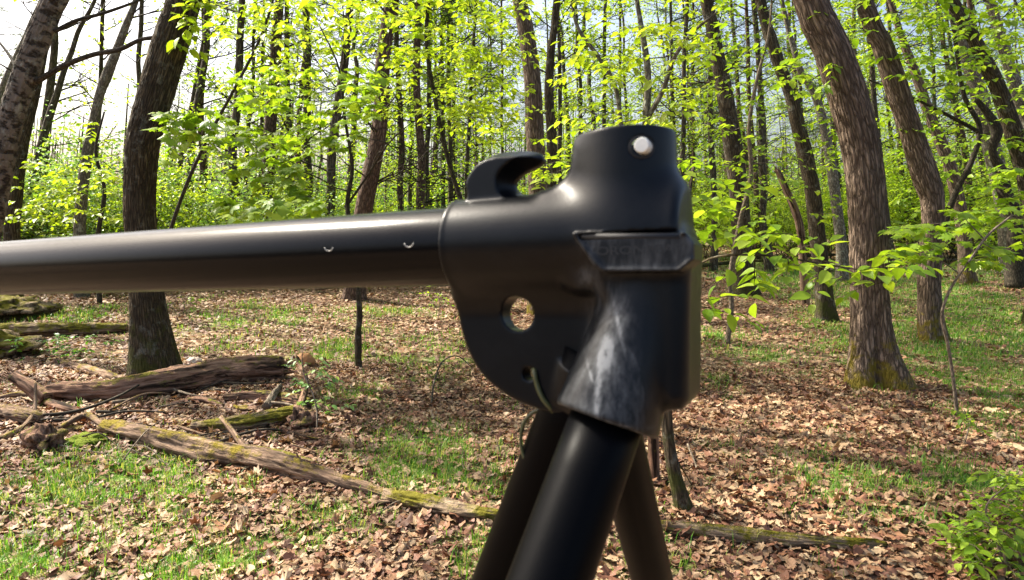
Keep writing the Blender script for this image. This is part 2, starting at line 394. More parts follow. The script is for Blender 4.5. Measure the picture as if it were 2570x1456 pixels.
LT = [litter_tpl(oak_o, 0), litter_tpl(oak_o, 1), litter_tpl(maple_o, 2), litter_tpl(beech_o, 3), litter_tpl(beech_o, 4), litter_tpl(oak_o, 5), litter_tpl(beech_o, 6), litter_tpl(maple_o, 7)]

def frames(D, Nn):                                   # rotation matrices with y along D and z near Nn
    D = D / (np.linalg.norm(D, axis=1)[:, None] + 1e-9)
    X = np.cross(D, Nn); X /= np.linalg.norm(X, axis=1)[:, None] + 1e-9
    Z = np.cross(X, D); return np.stack([X, D, Z], -1)
def scatter(mb, tpl, P, R, S, tint):
    V, T_ = tpl; n = len(P)
    if n == 0: return
    VV = np.einsum('nij,kj->nki', R, V) * np.asarray(S)[:, None, None] + P[:, None]
    TT = T_[None] + (np.arange(n) * len(V))[:, None, None]
    mb.add(VV.reshape(-1, 3), None, TT.reshape(-1, 3), tint=np.repeat(tint, len(V)))

# ------------------------------------------------------------------ leaf litter
def litter_points(n, y0, y1, mar, rng, pw=1.0):
    y = y0 + (y1 - y0) * rng.random(n) ** pw
    x = (rng.random(n) * 2 - 1) * (.80 * y + mar)
    g = grassy(x, y)
    keep = rng.random(n) > .68 * np.clip(g, 0, 1)
    x, y = x[keep], y[keep]
    return np.stack([x, y, height(x, y)], -1)
def litter_rot(n, rng, tilt=.32):
    a = rng.random(n) * 2 * math.pi
    D = np.stack([np.cos(a), np.sin(a), rng.normal(0, tilt * .7, n)], -1)
    return frames(D, np.stack([rng.normal(0, tilt, n), rng.normal(0, tilt, n), np.ones(n)], -1))
mb = MB()
P1 = litter_points(84000, 1.6, 6.5, .8, RNG, .75)
P2 = litter_points(80000, 6.5, 15, 1.0, RNG, .8)
P3 = litter_points(26000, 15, 34, 1.0, RNG, .9)
k = RNG.choice([0, 1, 2, 3, 4, 5, 6, 7], len(P1), p=[.16, .16, .03, .18, .18, .13, .14, .02])
for q in range(8):
    P = P1[k == q]; n = len(P); S = .023 + .052 * RNG.random(n) ** 2.4; P = P + [0, 0, .002] + np.outer(RNG.random(n) ** 2 * .022, [0, 0, 1])
    scatter(mb, LT[q], P, litter_rot(n, RNG), S, np.clip(RNG.random(n), 0, .999))
n = len(P2); LQ = (np.array([(0, -.5, .1), (.34, -.05, 0), (.05, .5, .22), (-.3, .1, .12)], float), np.array([(0, 1, 2), (0, 2, 3)]))
scatter(mb, LQ, P2 + np.outer(RNG.random(n) ** 2 * .03, [0, 0, 1]), litter_rot(n, RNG, .38), .035 + .055 * RNG.random(n) ** 1.5, RNG.random(n) * .999)
n = len(P3)
scatter(mb, LQ, P3 + np.outer(RNG.random(n) ** 2 * .03, [0, 0, 1]), litter_rot(n, RNG, .6), .08 + .08 * RNG.random(n), RNG.random(n) * .999)
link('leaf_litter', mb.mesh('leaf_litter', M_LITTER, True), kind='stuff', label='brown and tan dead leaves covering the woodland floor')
# the largest dead leaves, one object each
lm = []
for q in range(8):
    m1 = MB(); m1.add(LT[q][0], None, LT[q][1]); lm.append(m1.mesh('leaf', M_LITTER, True))
NEAR = []
while len(NEAR) < 290:
    y = 2.55 + 2.6 * RNG.random() ** 1.3; x = (RNG.random() * 2 - 1) * .78 * y
    if grassy(np.array(x), np.array(y)) > .9 and RNG.random() < .7: continue
    NEAR.append((x, y))
for x, y in NEAR:
    q = int(RNG.choice([0, 1, 3, 4, 5, 6, 7], p=[.2, .2, .15, .12, .2, .08, .05]))
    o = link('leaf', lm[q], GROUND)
    R = litter_rot(1, RNG, .38)[0]; s = .055 + .055 * RNG.random() ** 1.8
    if q in (3, 4, 6): s *= .8
    M = Matrix([list(R[r] * s) + [0] for r in range(3)] + [[0, 0, 0, 1]]); M.translation = (x, y, gz(x, y) + .018 + .012 * RNG.random())
    o.matrix_basis = M

# ------------------------------------------------------------------ grass
mb = MB()
def blades(P, h, wd, rng):
    n = len(P); a = rng.random(n) * 2 * math.pi; lean = .15 + .75 * rng.random(n)
    d = np.stack([np.cos(a), np.sin(a), 0 * a], -1); side = np.stack([-np.sin(a), np.cos(a), 0 * a], -1)
    up = np.array([0, 0, 1.])
    b0 = P - side * wd[:, None]; b1 = P + side * wd[:, None]
    mid = P + up * (h * .6)[:, None] + d * (h * lean * .35)[:, None]
    m0 = mid - side * (wd * .8)[:, None]; m1 = mid + side * (wd * .8)[:, None]
    tip = P + up * (h * (1 - .35 * lean))[:, None] + d * (h * lean)[:, None]
    V = np.stack([b0, b1, m0, m1, tip], 1).reshape(-1, 3)
    T_ = np.array([(0, 1, 3), (0, 3, 2), (2, 3, 4)])[None] + (np.arange(n) * 5)[:, None, None]
    mb.add(V, None, T_.reshape(-1, 3), tint=np.repeat(rng.random(n) * .999, 5))
def grass_pts(n, y0, y1, thr):
    y = y0 + (y1 - y0) * RNG.random(n); x = (RNG.random(n) * 2 - 1) * (.8 * y + .5)
    g = grassy(x, y); keep = RNG.random(n) < np.clip((g - thr) * 1.3, .03, 1)
    return x[keep], y[keep]
for n_, y0_, y1_, per, spread, hh in ((12000, 2.2, 7, 11, .035, .06), (19000, 7, 16, 7, .08, .075), (8000, 16, 30, 4, .2, .12)):
    x, y = grass_pts(n_, y0_, y1_, .12)
    x = np.repeat(x, per) + RNG.normal(0, spread, len(x) * per); y = np.repeat(y, per) + RNG.normal(0, spread, len(y) * per)
    wmul = .0021 if y1_ < 8 else (.0045 if y1_ < 17 else .010)
    blades(np.stack([x, y, height(x, y)], -1), hh * (.35 + RNG.random(len(x))) * np.repeat(.55 + .8 * RNG.random(len(x) // per), per), wmul * (.5 + RNG.random(len(x))), RNG)
link('grass', mb.mesh('grass', M_GRASS, False), kind='stuff', label='thin fresh green grass growing in patches through the litter')

# ------------------------------------------------------------------ crown variants shared by the trees
def rot_about(v, ax, a):
    v = np.asarray(v, float); ax = ax / (np.linalg.norm(ax) + 1e-9)
    return v * math.cos(a) + np.cross(ax, v) * math.sin(a) + ax * np.dot(ax, v) * (1 - math.cos(a))
def grow(rng, start, d, L, r, level, tubes, tips, wob=.35, up=.12, nsub=5):
    n = 6 if level > 0 else 4
    P = [np.array(start, float)]; d = np.array(d, float); d /= np.linalg.norm(d)
    for q in range(n):
        d = d + rng.normal(0, wob / n * 1.6, 3) + [0, 0, up / n]; d /= np.linalg.norm(d)
        P.append(P[-1] + d * L / n)
    P = np.array(P); R = np.linspace(r, r * .35, n + 1); tubes.append((P, R))
    if level == 0:
        tips.append((P[-1], d)); tips.append((P[-2], d)); return
    for q in range(nsub):
        t = .25 + .75 * (q + rng.random()) / nsub; k = min(n - 1, int(t * n)); p = P[k] + (P[k + 1] - P[k]) * (t * n - k if t < 1 else 1)
        ax = rng.normal(0, 1, 3); nd = rot_about(d, ax, .5 + .5 * rng.random()); nd[2] *= .7
        grow(rng, p, nd, L * (.38 + .22 * rng.random()), r * .5, level - 1, tubes, tips, wob, up, max(3, nsub - 1))
    tips.append((P[-1], d))
def leaves_at(mb, rng, tips, per, size, spread, tpl, flat=.5):
    C = np.array([t[0] for t in tips]); C = np.repeat(C, per, 0); n = len(C)
    P = C + rng.normal(0, 1, (n, 3)) * [spread, spread, spread * flat]
    a = rng.random(n) * 2 * math.pi
    D = np.stack([np.cos(a), np.sin(a), rng.normal(-.25, .3, n)], -1)
    Nn = np.stack([rng.normal(0, .4, n), rng.normal(0, .4, n), np.ones(n)], -1)
    scatter(mb, tpl, P, frames(D, Nn), size * (.6 + .7 * rng.random(n)), rng.random(n) * .999)

CL = (7, 5, 8, 6, 4)
CROWNS = []                                          # (limb mesh, leaf mesh), origin where the crown starts on the trunk
for s_ in range(5):
    rng = np.random.default_rng(100 + s_); tubes = []; tips = []
    for q in range(11):
        a = q * 2.4 + rng.random(); z = -1.2 + 4.0 * q / 11
        grow(rng, (0, 0, z), (math.cos(a), math.sin(a), .45 + .5 * rng.random()), 2.2 + 1.4 * rng.random(), .032, 2, tubes, tips, nsub=3)
    mbl = MB(); mbt = MB()
    for P, R in tubes: tube(mbt, P, R, 4, cap=False)
    leaves_at(mbl, rng, tips, CL[s_], .125, .24, T_QUADW)
    CROWNS.append((mbt.mesh('limbs', M_DTWIG), mbl.mesh('crown', M_LEAFY if s_ % 2 else M_LEAF, False)))

def traced_tree(name, label, pts, Y, mat, base=None, sides=40, furrow=.0, nf=26, bump=.05, group=None, top=13.0, flare=1.5, crown=0, seed=0., lobes=None, crown_scale=1.0, cat='tree', stepz=.06):
    """pts: (px, py, width px) from top to base in the photo; the trunk is a real leaning trunk at depth Y"""
    if base is not None:
        g = ground(*base); Y = g[1]
    P = [at(px, py, Y) for px, py, w_ in pts]; R = [w_ * Y / F / 2 * 1.04 / math.sqrt(1 + ((px - CX) / F) ** 2) for px, _, w_ in pts]
    P = P[::-1]; R = R[::-1]
    if P[0][2] > .06 or True:                       # run down to the ground
        z0 = gz(P[0][0], Y); p0 = P[0].copy()
        if P[0][2] > z0 + .25:
            dd = (P[0] - P[1]); dd = dd / abs(dd[2]) * .35; dd[2] = 0
            P = [np.array([p0[0] + dd[0], Y, z0 - .06])] + P; R = [R[0] * flare * .85] + R
        else: P[0][2] = z0 - .08
    dirn = P[-1] - P[-2]; dirn /= np.linalg.norm(dirn); r = R[-1]; rtop = r
    while P[-1][2] < top:
        dirn = dirn * .8 + np.array([RNG.normal(0, .04), RNG.normal(0, .04) + .02, 1]) * .2; dirn /= np.linalg.norm(dirn)
        P.append(P[-1] + dirn * 1.3); r *= .93; R.append(r)
    A = np.column_stack([np.array(P), np.array(R)])
    L = np.sum(np.linalg.norm(np.diff(A[:, :3], axis=0), axis=1))
    A = spline(A, max(12, int(L / stepz)))
    root = thing(name, label, cat, (A[0, 0], A[0, 1], gz(A[0, 0], A[0, 1])), group)
    mb = MB(); tube(mb, A[:, :3], np.maximum(A[:, 3], .01), sides, bump=bump, furrow=furrow, nf=nf, seed=seed, lobes=lobes)
    link('trunk', mb.mesh('trunk', mat, off=np.array(root.location)), root)
    if crown is not None:
        t0 = A[-1, :3] - np.array(root.location) - [0, 0, 1.0]
        lmb, lfm = CROWNS[crown % 5]
        for nm, me in (('limbs', lmb), ('crown', lfm)):
            o = link(nm, me, root, loc=t0); o.rotation_euler = (0, 0, crown * 1.7 + seed); o.scale = (crown_scale,) * 3
            if nm == 'limbs': o['kind'] = 'stuff'
    return root, A

def branch_part(root, pts, rs, mat, sides=8, name='branch', n=None, bump=.12):
    P = spline(np.column_stack([np.array(pts), np.array(rs)]), n or max(6, len(pts) * 5))
    mb = MB(); tube(mb, P[:, :3], np.maximum(P[:, 3], .0008), sides, bump=bump, seed=len(pts))
    return link(name, mb.mesh(name, mat, off=np.array(root.location)), root)

def small_twigs(root, A, n, L, mat, zlo, zhi, seed, droop=0.0):
    rng = np.random.default_rng(seed); mb = MB(); tubes = []; tips = []
    idx = [k for k in range(len(A)) if zlo < A[k, 2] < zhi]
    for q in range(n):
        k = idx[int(rng.integers(0, len(idx)))]; a = rng.random() * 6.28
        grow(rng, A[k, :3] - np.array(root.location), (math.cos(a), math.sin(a) * .7, .15 - droop + .4 * rng.random()), L * (.4 + .8 * rng.random()), .012 + .008 * rng.random(), 1, tubes, tips, nsub=4)
    for P, R in tubes: tube(mb, P, R, 4, cap=False)
    o = link('twigs', mb.mesh('twigs', mat), root, kind='stuff')
    return tips

# ------------------------------------------------------------------ the nearer trees, traced one by one
def lobes_big(th, S):
    k = np.exp(-(S / .36) ** 1.3); c1 = np.exp(-((np.angle(np.exp(1j * (th - 3.7)))) / .55) ** 2); c2 = np.exp(-((np.angle(np.exp(1j * (th - 5.4)))) / .5) ** 2)
    c3 = np.exp(-((np.angle(np.exp(1j * (th - .6)))) / .7) ** 2)
    return k * (.15 * c1 + .19 * c2 + .10 * c3 - .10 * np.exp(-((np.angle(np.exp(1j * (th - 4.6)))) / .22) ** 2)) + .03 * np.exp(-S / .5)
def lobes_std(th, S): return np.exp(-S / .22) * (.05 + .05 * np.cos(3 * th + 1)) 
tr, A = traced_tree('oak_tree', 'large sunlit tree with ridged brown bark and two mossy root lobes',
    [(2035, 0, 78), (2062, 70, 83), (2090, 130, 87), (2130, 250, 90), (2162, 380, 91), (2176, 500, 90), (2180, 640, 89), (2182, 780, 92), (2184, 870, 98), (2190, 945, 118)], 6,
    M_OAK, base=(2190, 965), sides=110, furrow=.010, nf=44, lobes=lobes_big, crown=0, stepz=.025)
tr, A = traced_tree('oak_tree', 'brown furrowed tree with a bulge at mid height, right of the large mossy-footed one',
    [(2185, 50, 42), (2212, 110, 48), (2240, 190, 53), (2290, 340, 56), (2322, 440, 66), (2340, 500, 60), (2340, 580, 54), (2332, 700, 57), (2334, 780, 60), (2342, 840, 66)], 8,
    M_OAK, base=(2342, 856), sides=80, furrow=.009, nf=34, lobes=lobes_std, crown=1, seed=3.1, stepz=.03)
tr3, A3 = traced_tree('oak_tree', 'big dark brown tree crossing behind the black pole, foot just behind the rotten logs',
    [(462, 0, 78), (440, 70, 82), (415, 150, 84), (388, 250, 84), (362, 350, 81), (352, 450, 78), (352, 540, 78), (358, 640, 80), (368, 740, 84), (376, 820, 98), (386, 900, 112), (394, 940, 124)], 6,
    M_OAKD, base=(396, 945), sides=110, furrow=.009, nf=46, lobes=lambda th, S: np.exp(-S / .25) * (.03 + .04 * np.cos(2 * th - .6)), crown=2, seed=5.2, stepz=.025)
tr1, A1 = traced_tree('rough_barked_tree', 'leaning tree with flaky grey plated bark, the first on the left before the pale sky',
    [(158, -40, 50), (128, 20, 54), (92, 110, 59), (58, 200, 63), (30, 290, 65), (6, 400, 68), (-22, 520, 72), (-55, 660, 80), (-95, 800, 90)], 7.0,
    M_BIRCH, sides=90, furrow=.012, nf=16, bump=.09, crown=3, seed=2.2, stepz=.03)
branch_part(tr1, [at(92, 205, 7), at(160, 165, 6.9), at(235, 137, 6.8), at(300, 124, 6.7), at(352, 100, 6.6), at(396, 92, 6.5)], [.032, .028, .024, .022, .018, .012], M_DTWIG)
branch_part(tr1, [at(136, 80, 7), at(190, 52, 7.1), at(250, 36, 7.2), at(320, 12, 7.3), at(380, -12, 7.4)], [.022, .019, .017, .014, .010], M_DTWIG)
branch_part(tr1, [at(60, 240, 7), at(30, 150, 7.6), at(-40, 60, 8)], [.022, .016, .01], M_DTWIG)
spec = [
 ('slender_tree', 'tall thin pale banded tree leaning right, between the flaky and the big dark trunk', [(345, -10, 14), (318, 60, 17), (292, 130, 21), (268, 190, 25), (250, 240, 23), (228, 340, 26), (214, 420, 28), (205, 500, 29), (200, 590, 32)], 12, M_GREY, 1),
 ('slender_tree', 'brown trunk half hidden behind the flaky leaning tree', [(105, 150, 22), (82, 250, 30), (62, 330, 34), (45, 430, 36), (36, 520, 38), (30, 580, 40)], 11.5, M_OAKD, 2),
 ('slender_tree', 'thin crooked tree against the white sky, right of the flaky leaning tree', [(238, 0, 9), (215, 45, 10), (196, 80, 12), (180, 130, 13), (160, 180, 15), (142, 240, 17), (122, 300, 20), (100, 380, 22), (84, 460, 25), (72, 540, 27)], 15, M_BG, None),
 ('slender_tree', 'thin grey tree leaning away in the corner, left of the flaky one', [(108, -10, 12), (85, 45, 15), (62, 100, 17), (35, 160, 20), (10, 220, 22), (-20, 320, 24), (-40, 440, 26)], 14, M_GREY, None),
 ('pine_tree', 'reddish brown pine trunk with bare twigs, left of the maple sprays', [(700, 20, 22), (694, 100, 25), (688, 200, 27), (680, 300, 29), (674, 400, 30), (672, 500, 32)], 16, M_BGP, 3),
 ('pine_tree', 'reddish pine trunk bending left towards its foot behind the black pole, left of the hook', [(985, 0, 30), (972, 70, 32), (960, 160, 33), (957, 260, 34), (948, 350, 37), (932, 430, 40), (918, 500, 42), (902, 600, 44), (892, 700, 46), (888, 752, 54)], 12, M_BGP, 4),
 ('oak_tree', 'brown trunk rising behind the hook of the black hub', [(1302, -10, 32), (1316, 60, 36), (1330, 140, 38), (1338, 220, 40), (1342, 320, 42), (1346, 400, 43), (1350, 500, 45), (1352, 620, 47)], 10.5, M_OAK, 0),
 ('slender_tree', 'slimmer dark trunk close beside the one behind the hook', [(1392, 60, 17), (1382, 140, 19), (1378, 240, 22), (1384, 330, 23), (1386, 420, 25), (1380, 520, 27)], 13, M_OAKD, None),
 ('oak_tree', 'brown trunk seen just right of the upright socket with white button', [(1772, 0, 28), (1786, 60, 31), (1800, 140, 34), (1812, 200, 37), (1828, 290, 42), (1840, 370, 45), (1850, 450, 46), (1858, 540, 47), (1862, 640, 50), (1864, 700, 60)], 13, M_OAKD, 1),
 ('oak_tree', 'dark shaded trunk left of the large mossy-footed tree', [(1915, 30, 24), (1935, 100, 28), (1958, 170, 29), (1985, 240, 30), (2004, 320, 35), (2024, 400, 37), (2042, 500, 38), (2052, 600, 39), (2064, 700, 40), (2074, 765, 50)], 10, M_OAKD, 2),
 ('slender_tree', 'thin pale trunk kinked behind the dark shaded trunk', [(1975, 60, 12), (1992, 120, 14), (2010, 180, 16), (2040, 225, 20), (2062, 290, 22), (2084, 400, 25), (2100, 520, 27), (2112, 620, 28)], 15, M_GREY, None),
 ('slender_tree', 'slender light brown tree standing on the grass between two thicker trunks', [(2252, 60, 16), (2272, 120, 20), (2300, 190, 24), (2330, 280, 28), (2362, 360, 31), (2390, 440, 34), (2408, 520, 35), (2420, 600, 36), (2430, 690, 46)], 14, M_OAK, 3),
 ('oak_tree', 'pale barked tree wrapped by a dark twisting vine on the grassy side', [(2432, 160, 36), (2456, 230, 42), (2474, 310, 44), (2494, 390, 46), (2512, 470, 47), (2524, 560, 48), (2532, 640, 50), (2536, 690, 66)], 17, M_GREY, 4),
 ('oak_tree', 'dark brown trunk leaning over the grass, right of the vine-wrapped tree', [(2405, 30, 30), (2440, 90, 33), (2470, 150, 38), (2500, 210, 40), (2530, 290, 44), (2556, 370, 48), (2580, 470, 50), (2596, 600, 54), (2604, 740, 60)], 9.5, M_OAKD, 0),
 ('slender_tree', 'grey brown trunk behind the one leaning from the edge of the wood', [(2500, 60, 26), (2526, 140, 30), (2556, 240, 34), (2590, 340, 36), (2620, 480, 38)], 13, M_GREY, 2),
]
for q, (nm, lb, pts, Y_, mt, cr) in enumerate(spec):
    near = Y_ < 13
    tr, A = traced_tree(nm, lb, pts, Y_, mt, sides=36 if near else 20, furrow=.006 if near else 0, nf=20, bump=.07, crown=cr, seed=q * 1.37 + .5, stepz=.05 if near else .15, top=12 + (q % 3), lobes=lobes_std if pts[-1][1] > 650 else None)
    if nm == 'pine_tree': small_twigs(tr, A, 34, 1.0, M_DTWIG, 1.8, 7, 50 + q, .1)
    elif Y_ > 11: small_twigs(tr, A, 8, 1.0, M_DTWIG, 3, 8, 50 + q)
    if 'vine' in lb:
        pv = [at(px, py, Y_ - .32) for px, py in ((2450, 250), (2478, 285), (2500, 330), (2490, 380), (2512, 430), (2520, 480), (2545, 540), (2548, 620), (2550, 720))]
        branch_part(tr, pv, [.03, .05, .07, .05, .07, .09, .09, .10, .13], M_DTWIG, name='vine')
# snags and small dead stems
def snag(name, label, pts, Y, mat, base=None, cat='dead sapling', sides=14, furrow=.003):
    if base is not None: Y = ground(*base)[1]
    P = np.array([list(at(px, py, Y)) + [w_ * Y / F / 2] for px, py, w_ in pts][::-1])
    P[0, 2] = min(P[0, 2], gz(P[0, 0], P[0, 1])) - .04
    P = spline(P, 40); r = P[:, 3].copy()
    mb = MB(); tube(mb, P[:, :3], r, sides, bump=.12, furrow=furrow, nf=9, seed=pts[0][0] * .01)
    # broken splintered top: spikes
    for q in range(5):
        a = q * 1.3; c_ = P[-1, :3] + np.array([math.cos(a), math.sin(a), 0]) * r[-1] * .55
        tube(mb, np.array([c_ - [0, 0, .05], c_ + [0.01 * math.cos(a), 0, r[-1] * (.8 + 1.6 * RNG.random())]]), [r[-1] * .45, .001], 5)
    return link(name, mb.mesh(name, mat), None, None, label, cat)
snag('dead_sapling', 'thin broken dead stem standing alone in the litter below the black pole', [(899, 735, 12), (903, 790, 14), (898, 850, 15), (900, 922, 19)], 6, M_OAKD, base=(900, 924))
snag('splintered_snag', 'pale splintered snag with torn orange wood, behind the leafy beech twigs', [(1950, 425, 12), (1975, 480, 16), (1996, 530, 20), (2010, 590, 20), (2026, 690, 22)], 11.5, M_LOG)
snag('dead_sapling', 'short dark dead stem beside the vine-wrapped tree', [(2532, 630, 16), (2540, 680, 18), (2548, 735, 24)], 13, M_OAKD)
snag('stump', 'small dark broken stump right beside the tripod legs', [(1638, 1085, 26), (1640, 1140, 28), (1642, 1200, 32)], 3.9, M_LOGR, base=(1642, 1205), cat='stump')
snag('pale_dead_sapling', 'long pale dead sapling leaning behind the bulging brown tree', [(2246, 185, 5), (2280, 270, 7), (2310, 360, 9), (2332, 450, 10), (2352, 540, 11), (2366, 640, 13)], 10.5, M_TWIG, cat='dead sapling')

# ------------------------------------------------------------------ background trees (shared variants)
VAR = []
for s_ in range(9):
    rng = np.random.default_rng(300 + s_); H = 12 + 4 * rng.random(); tubes = []; tips = []; kind = ('spring', 'spring', 'twiggy', 'pine', 'spring', 'pine', 'spring', 'twiggy', 'spring')[s_]
    n = 16; zz = np.linspace(-.15, H, n); wx = np.cumsum(rng.normal(0, .05, n)); wy = np.cumsum(rng.normal(0, .05, n)); wx -= wx[0]; wy -= wy[0]
    P = np.stack([wx, wy, zz], -1); R = .13 * (1 - .7 * zz / H) ; R[0] *= 1.4; R[1] *= 1.05
    P4 = spline(np.column_stack([P, R]), 60); mbt = MB(); tube(mbt, P4[:, :3], P4[:, 3], 12, bump=.08, seed=s_)
    mat_t = M_BGP if kind == 'pine' else M_BG
    nl = {'spring': 26, 'twiggy': 40, 'pine': 44}[kind]
    for q in range(nl):
        z = 2.0 + (H - 2.2) * (q + rng.random()) / nl; kk = int((z + .15) / (H + .15) * 59); a = rng.random() * 6.28
        Lb = (.7 + 1.5 * rng.random()) * (1.15 - .5 * z / H); up = .1 if kind == 'pine' else .5
        grow(rng, P4[kk, :3], (math.cos(a), math.sin(a), up * rng.random() + .05), Lb, .018 + .012 * rng.random(), 1 if kind != 'spring' else 2, tubes, tips, nsub=4 if kind != 'spring' else 3)
    mbb = MB()
    for Pp, Rr in tubes: tube(mbb, Pp, Rr, 3, cap=False)
    mbc = MB()
    if kind == 'pine':
        tp = [t for t in tips if t[0][2] > 5.5 or rng.random() < .12]
        leaves_at(mbc, rng, tp, 22, .16, .13, quadleaf(.06, .02), .6); mc = M_PINE
    elif kind == 'twiggy':
        tp = [t for t in tips if rng.random() < .45]; leaves_at(mbc, rng, tp, 5, .10, .2, T_QUADW); mc = M_LEAFY
    else:
        tp = [t for t in tips if rng.random() < .85]; leaves_at(mbc, rng, tp, 5, .105, .24, T_QUADW); mc = M_LEAFY if s_ % 2 else M_LEAF
    VAR.append((mbt.mesh('trunk', mat_t), mbb.mesh('branches', M_DTWIG), mbc.mesh('crown', mc, False), H, kind))
def bg_tree(k, x, y, rad, lean, label, group, hs=1.0):
    tm, bm_, cm, H, kind = VAR[k % 9]
    nm = 'pine_tree' if kind == 'pine' else 'forest_tree'
    r = thing(nm, label, 'tree', (x, y, gz(x, y)), group)
    for n_, me in (('trunk', tm), ('branches', bm_), ('crown', cm)):
        o = link(n_, me, r)
        if n_ == 'branches': o['kind'] = 'stuff'
        if n_ == 'trunk': o.scale = (rad / .13, rad / .13, 1)
    r.rotation_euler = (RNG.normal(0, .03), lean, RNG.random() * .6 - .3)
    r.scale = (1, 1, hs)
    return r
MIDT = [(78, 300, 22, 17, .30), (239, 250, 13, 20, .2), (303, 240, 17, 22, .15), (418, 200, 16, 19, .22), (442, 200, 21, 17, .2), (492, 200, 20, 21, .14), (570, 200, 25, 16, .12), (598, 200, 12, 20, .12), (650, 200, 12, 24, .06), (728, 200, 18, 20, .04),
        (776, 200, 24, 18, .03), (824, 300, 26, 15, .10), (1008, 300, 18, 18, .02), (1024, 300, 12, 24, .06), (1049, 300, 24, 17, .0), (1068, 300, 16, 19, .05), (1098, 300, 10, 26, 0), (1116, 300, 13, 22, -.01), (1129, 300, 14, 20, .02), (1146, 300, 10, 24, .02),
        (1172, 300, 11, 20, .03), (1198, 300, 6, 28, 0), (1232, 300, 8, 30, 0), (1262, 300, 9, 26, 0), (1410, 200, 14, 20, -.03), (1470, 200, 12, 22, -.05), (1520, 200, 13, 22, -.02), (1555, 300, 10, 26, 0), (1710, 300, 11, 21, -.06), (1726, 300, 14, 19, -.07), (1740, 300, 10, 25, -.03), (1794, 300, 17, 19, -.06),
        (1905, 300, 14, 22, -.1), (1936, 300, 20, 19, -.12), (2130, 300, 16, 23, -.16), (2250, 300, 16, 20, -.2), (2276, 300, 10, 26, -.2), (2300, 300, 14, 24, -.2), (2400, 300, 12, 26, -.24), (2470, 300, 18, 24, -.24), (2500, 300, 14, 27, -.24), (2555, 300, 18, 22, -.26)]
ZONES = [(0, 352, 'between the flaky leaning tree and the big dark tree'), (352, 672, 'between the big dark tree and the first pine'), (672, 950, 'between the two reddish pines'), (950, 1340, 'between the bending pine and the trunk behind the hook'),
         (1340, 1845, 'between the hook trunk and the trunk right of the socket'), (1845, 2175, 'between the socket trunk and the large mossy-footed tree'), (2175, 2600, 'right of the large mossy-footed tree')]
ORD = ('first', 'second', 'third', 'fourth', 'fifth', 'sixth', 'seventh', 'eighth', 'ninth', 'tenth', 'eleventh', 'twelfth')
def mid_label(px, pine):
    for a, b_, t in ZONES:
        if a <= px < b_:
            same = sorted(p_[0] for k_, p_ in enumerate(MIDT) if a <= p_[0] < b_)
            return ORD[same.index(px)] + ' slim ' + ('pine ' if pine else 'trunk ') + t
for q, (px, py, w_, Y_, ln) in enumerate(MIDT):
    p = at(px, 560, Y_); x = p[0]
    kv = (2 if q % 2 else 7) if px < 450 else q % 9
    bg_tree(kv, x, Y_, w_ * Y_ / F / 2, ln * .8, mid_label(px, VAR[kv][4] == 'pine'),
            'middle distance pines' if VAR[kv][4] == 'pine' else 'middle distance trees')
placed = []
while len(placed) < 80:
    y = 24 + 40 * RNG.random() ** .8; x = (RNG.random() * 2 - 1) * (.80 * y + 2)
    if any((x - a) ** 2 + (y - b_) ** 2 < 2.2 for a, b_ in placed): continue
    if -.80 * y < x < -.50 * y and RNG.random() < .85: continue          # the gap of open sky
    placed.append((x, y)); q = len(placed)
    ln = -.30 * x / y * (.7 + .5 * RNG.random()) + RNG.normal(0, .03)
    bg_tree(q * 5 + 1, x, y, .06 + .11 * RNG.random(), ln, 'distant pine of the far rows, thin and reddish' if VAR[(q * 5 + 1) % 9][4] == 'pine' else 'distant thin leafy tree of the far rows',
            'distant pines' if VAR[(q * 5 + 1) % 9][4] == 'pine' else 'distant trees', .8 + .35 * RNG.random())
# trees standing outside the frame towards the sun: their crowns dapple the floor
for q, (x, y, s_) in enumerate([(-9.5, 2.2, .9), (-10.6, 11.2, .8), (-8.9, 7.9, .62), (-15.5, 13.5, 1), (-17, 7, .9), (-21, 13, 1), (-7.4, 4.6, .5)]):
    g_ = thing('tall_tree', 'tall slim leafy tree standing beyond the left edge of the view', 'tree', (x, y, gz(x, y)), 'trees beside the clearing')
    o = link('trunk', VAR[q % 9][0], g_); o.scale = (1.3, 1.3, .95)
    for nm, me in (('limbs', CROWNS[q % 5][0]), ('crown', CROWNS[q % 5][1])):
        o = link(nm, me, g_, loc=(0, 0, 10.0 + (q % 3))); o.scale = (s_ * 1.05,) * 3; o.rotation_euler = (0, 0, q * 2.1)
        if nm == 'limbs': o['kind'] = 'stuff'
# the wood beyond, one mass
mb = MB(); rng = np.random.default_rng(11)
mbw = MB()
for q in range(420):
    y = 62 + 55 * rng.random(); x = (rng.random() * 2 - 1) * .85 * y; r = .07 + .12 * rng.random(); H = 9 + 6 * rng.random(); ln = -.22 * x / y
    P = np.array([[x, y, -.2], [x + ln * H * .5 + rng.normal(0, .1), y, H * .5], [x + ln * H, y, H]]); tube(mbw, P, [r, r * .7, r * .3], 5, cap=False)
n = 45000; y = 58 + 60 * rng.random(n); x = (rng.random(n) * 2 - 1) * .85 * y; z = 10 * rng.random(n) ** 1.5 * (.5 + .7 * (vnoise(np.stack([x * .15, y * .15, 0 * x], -1)) * .5 + .5))
a = rng.random(n) * 6.28
scatter(mb, T_QUADW, np.stack([x, y, z], -1), frames(np.stack([np.cos(a), np.sin(a), rng.normal(0, .4, n)], -1), rng.normal(0, 1, (n, 3))), .22 + .25 * rng.random(n), rng.random(n) * .999)
link('distant_woods', mbw.mesh('distant_woods', M_BG), kind='stuff', label='far off wood of thin trunks behind everything')
link('distant_foliage', mb.mesh('distant_foliage', M_LEAFD, False), kind='stuff', label='far off spring foliage filling the back of the wood')

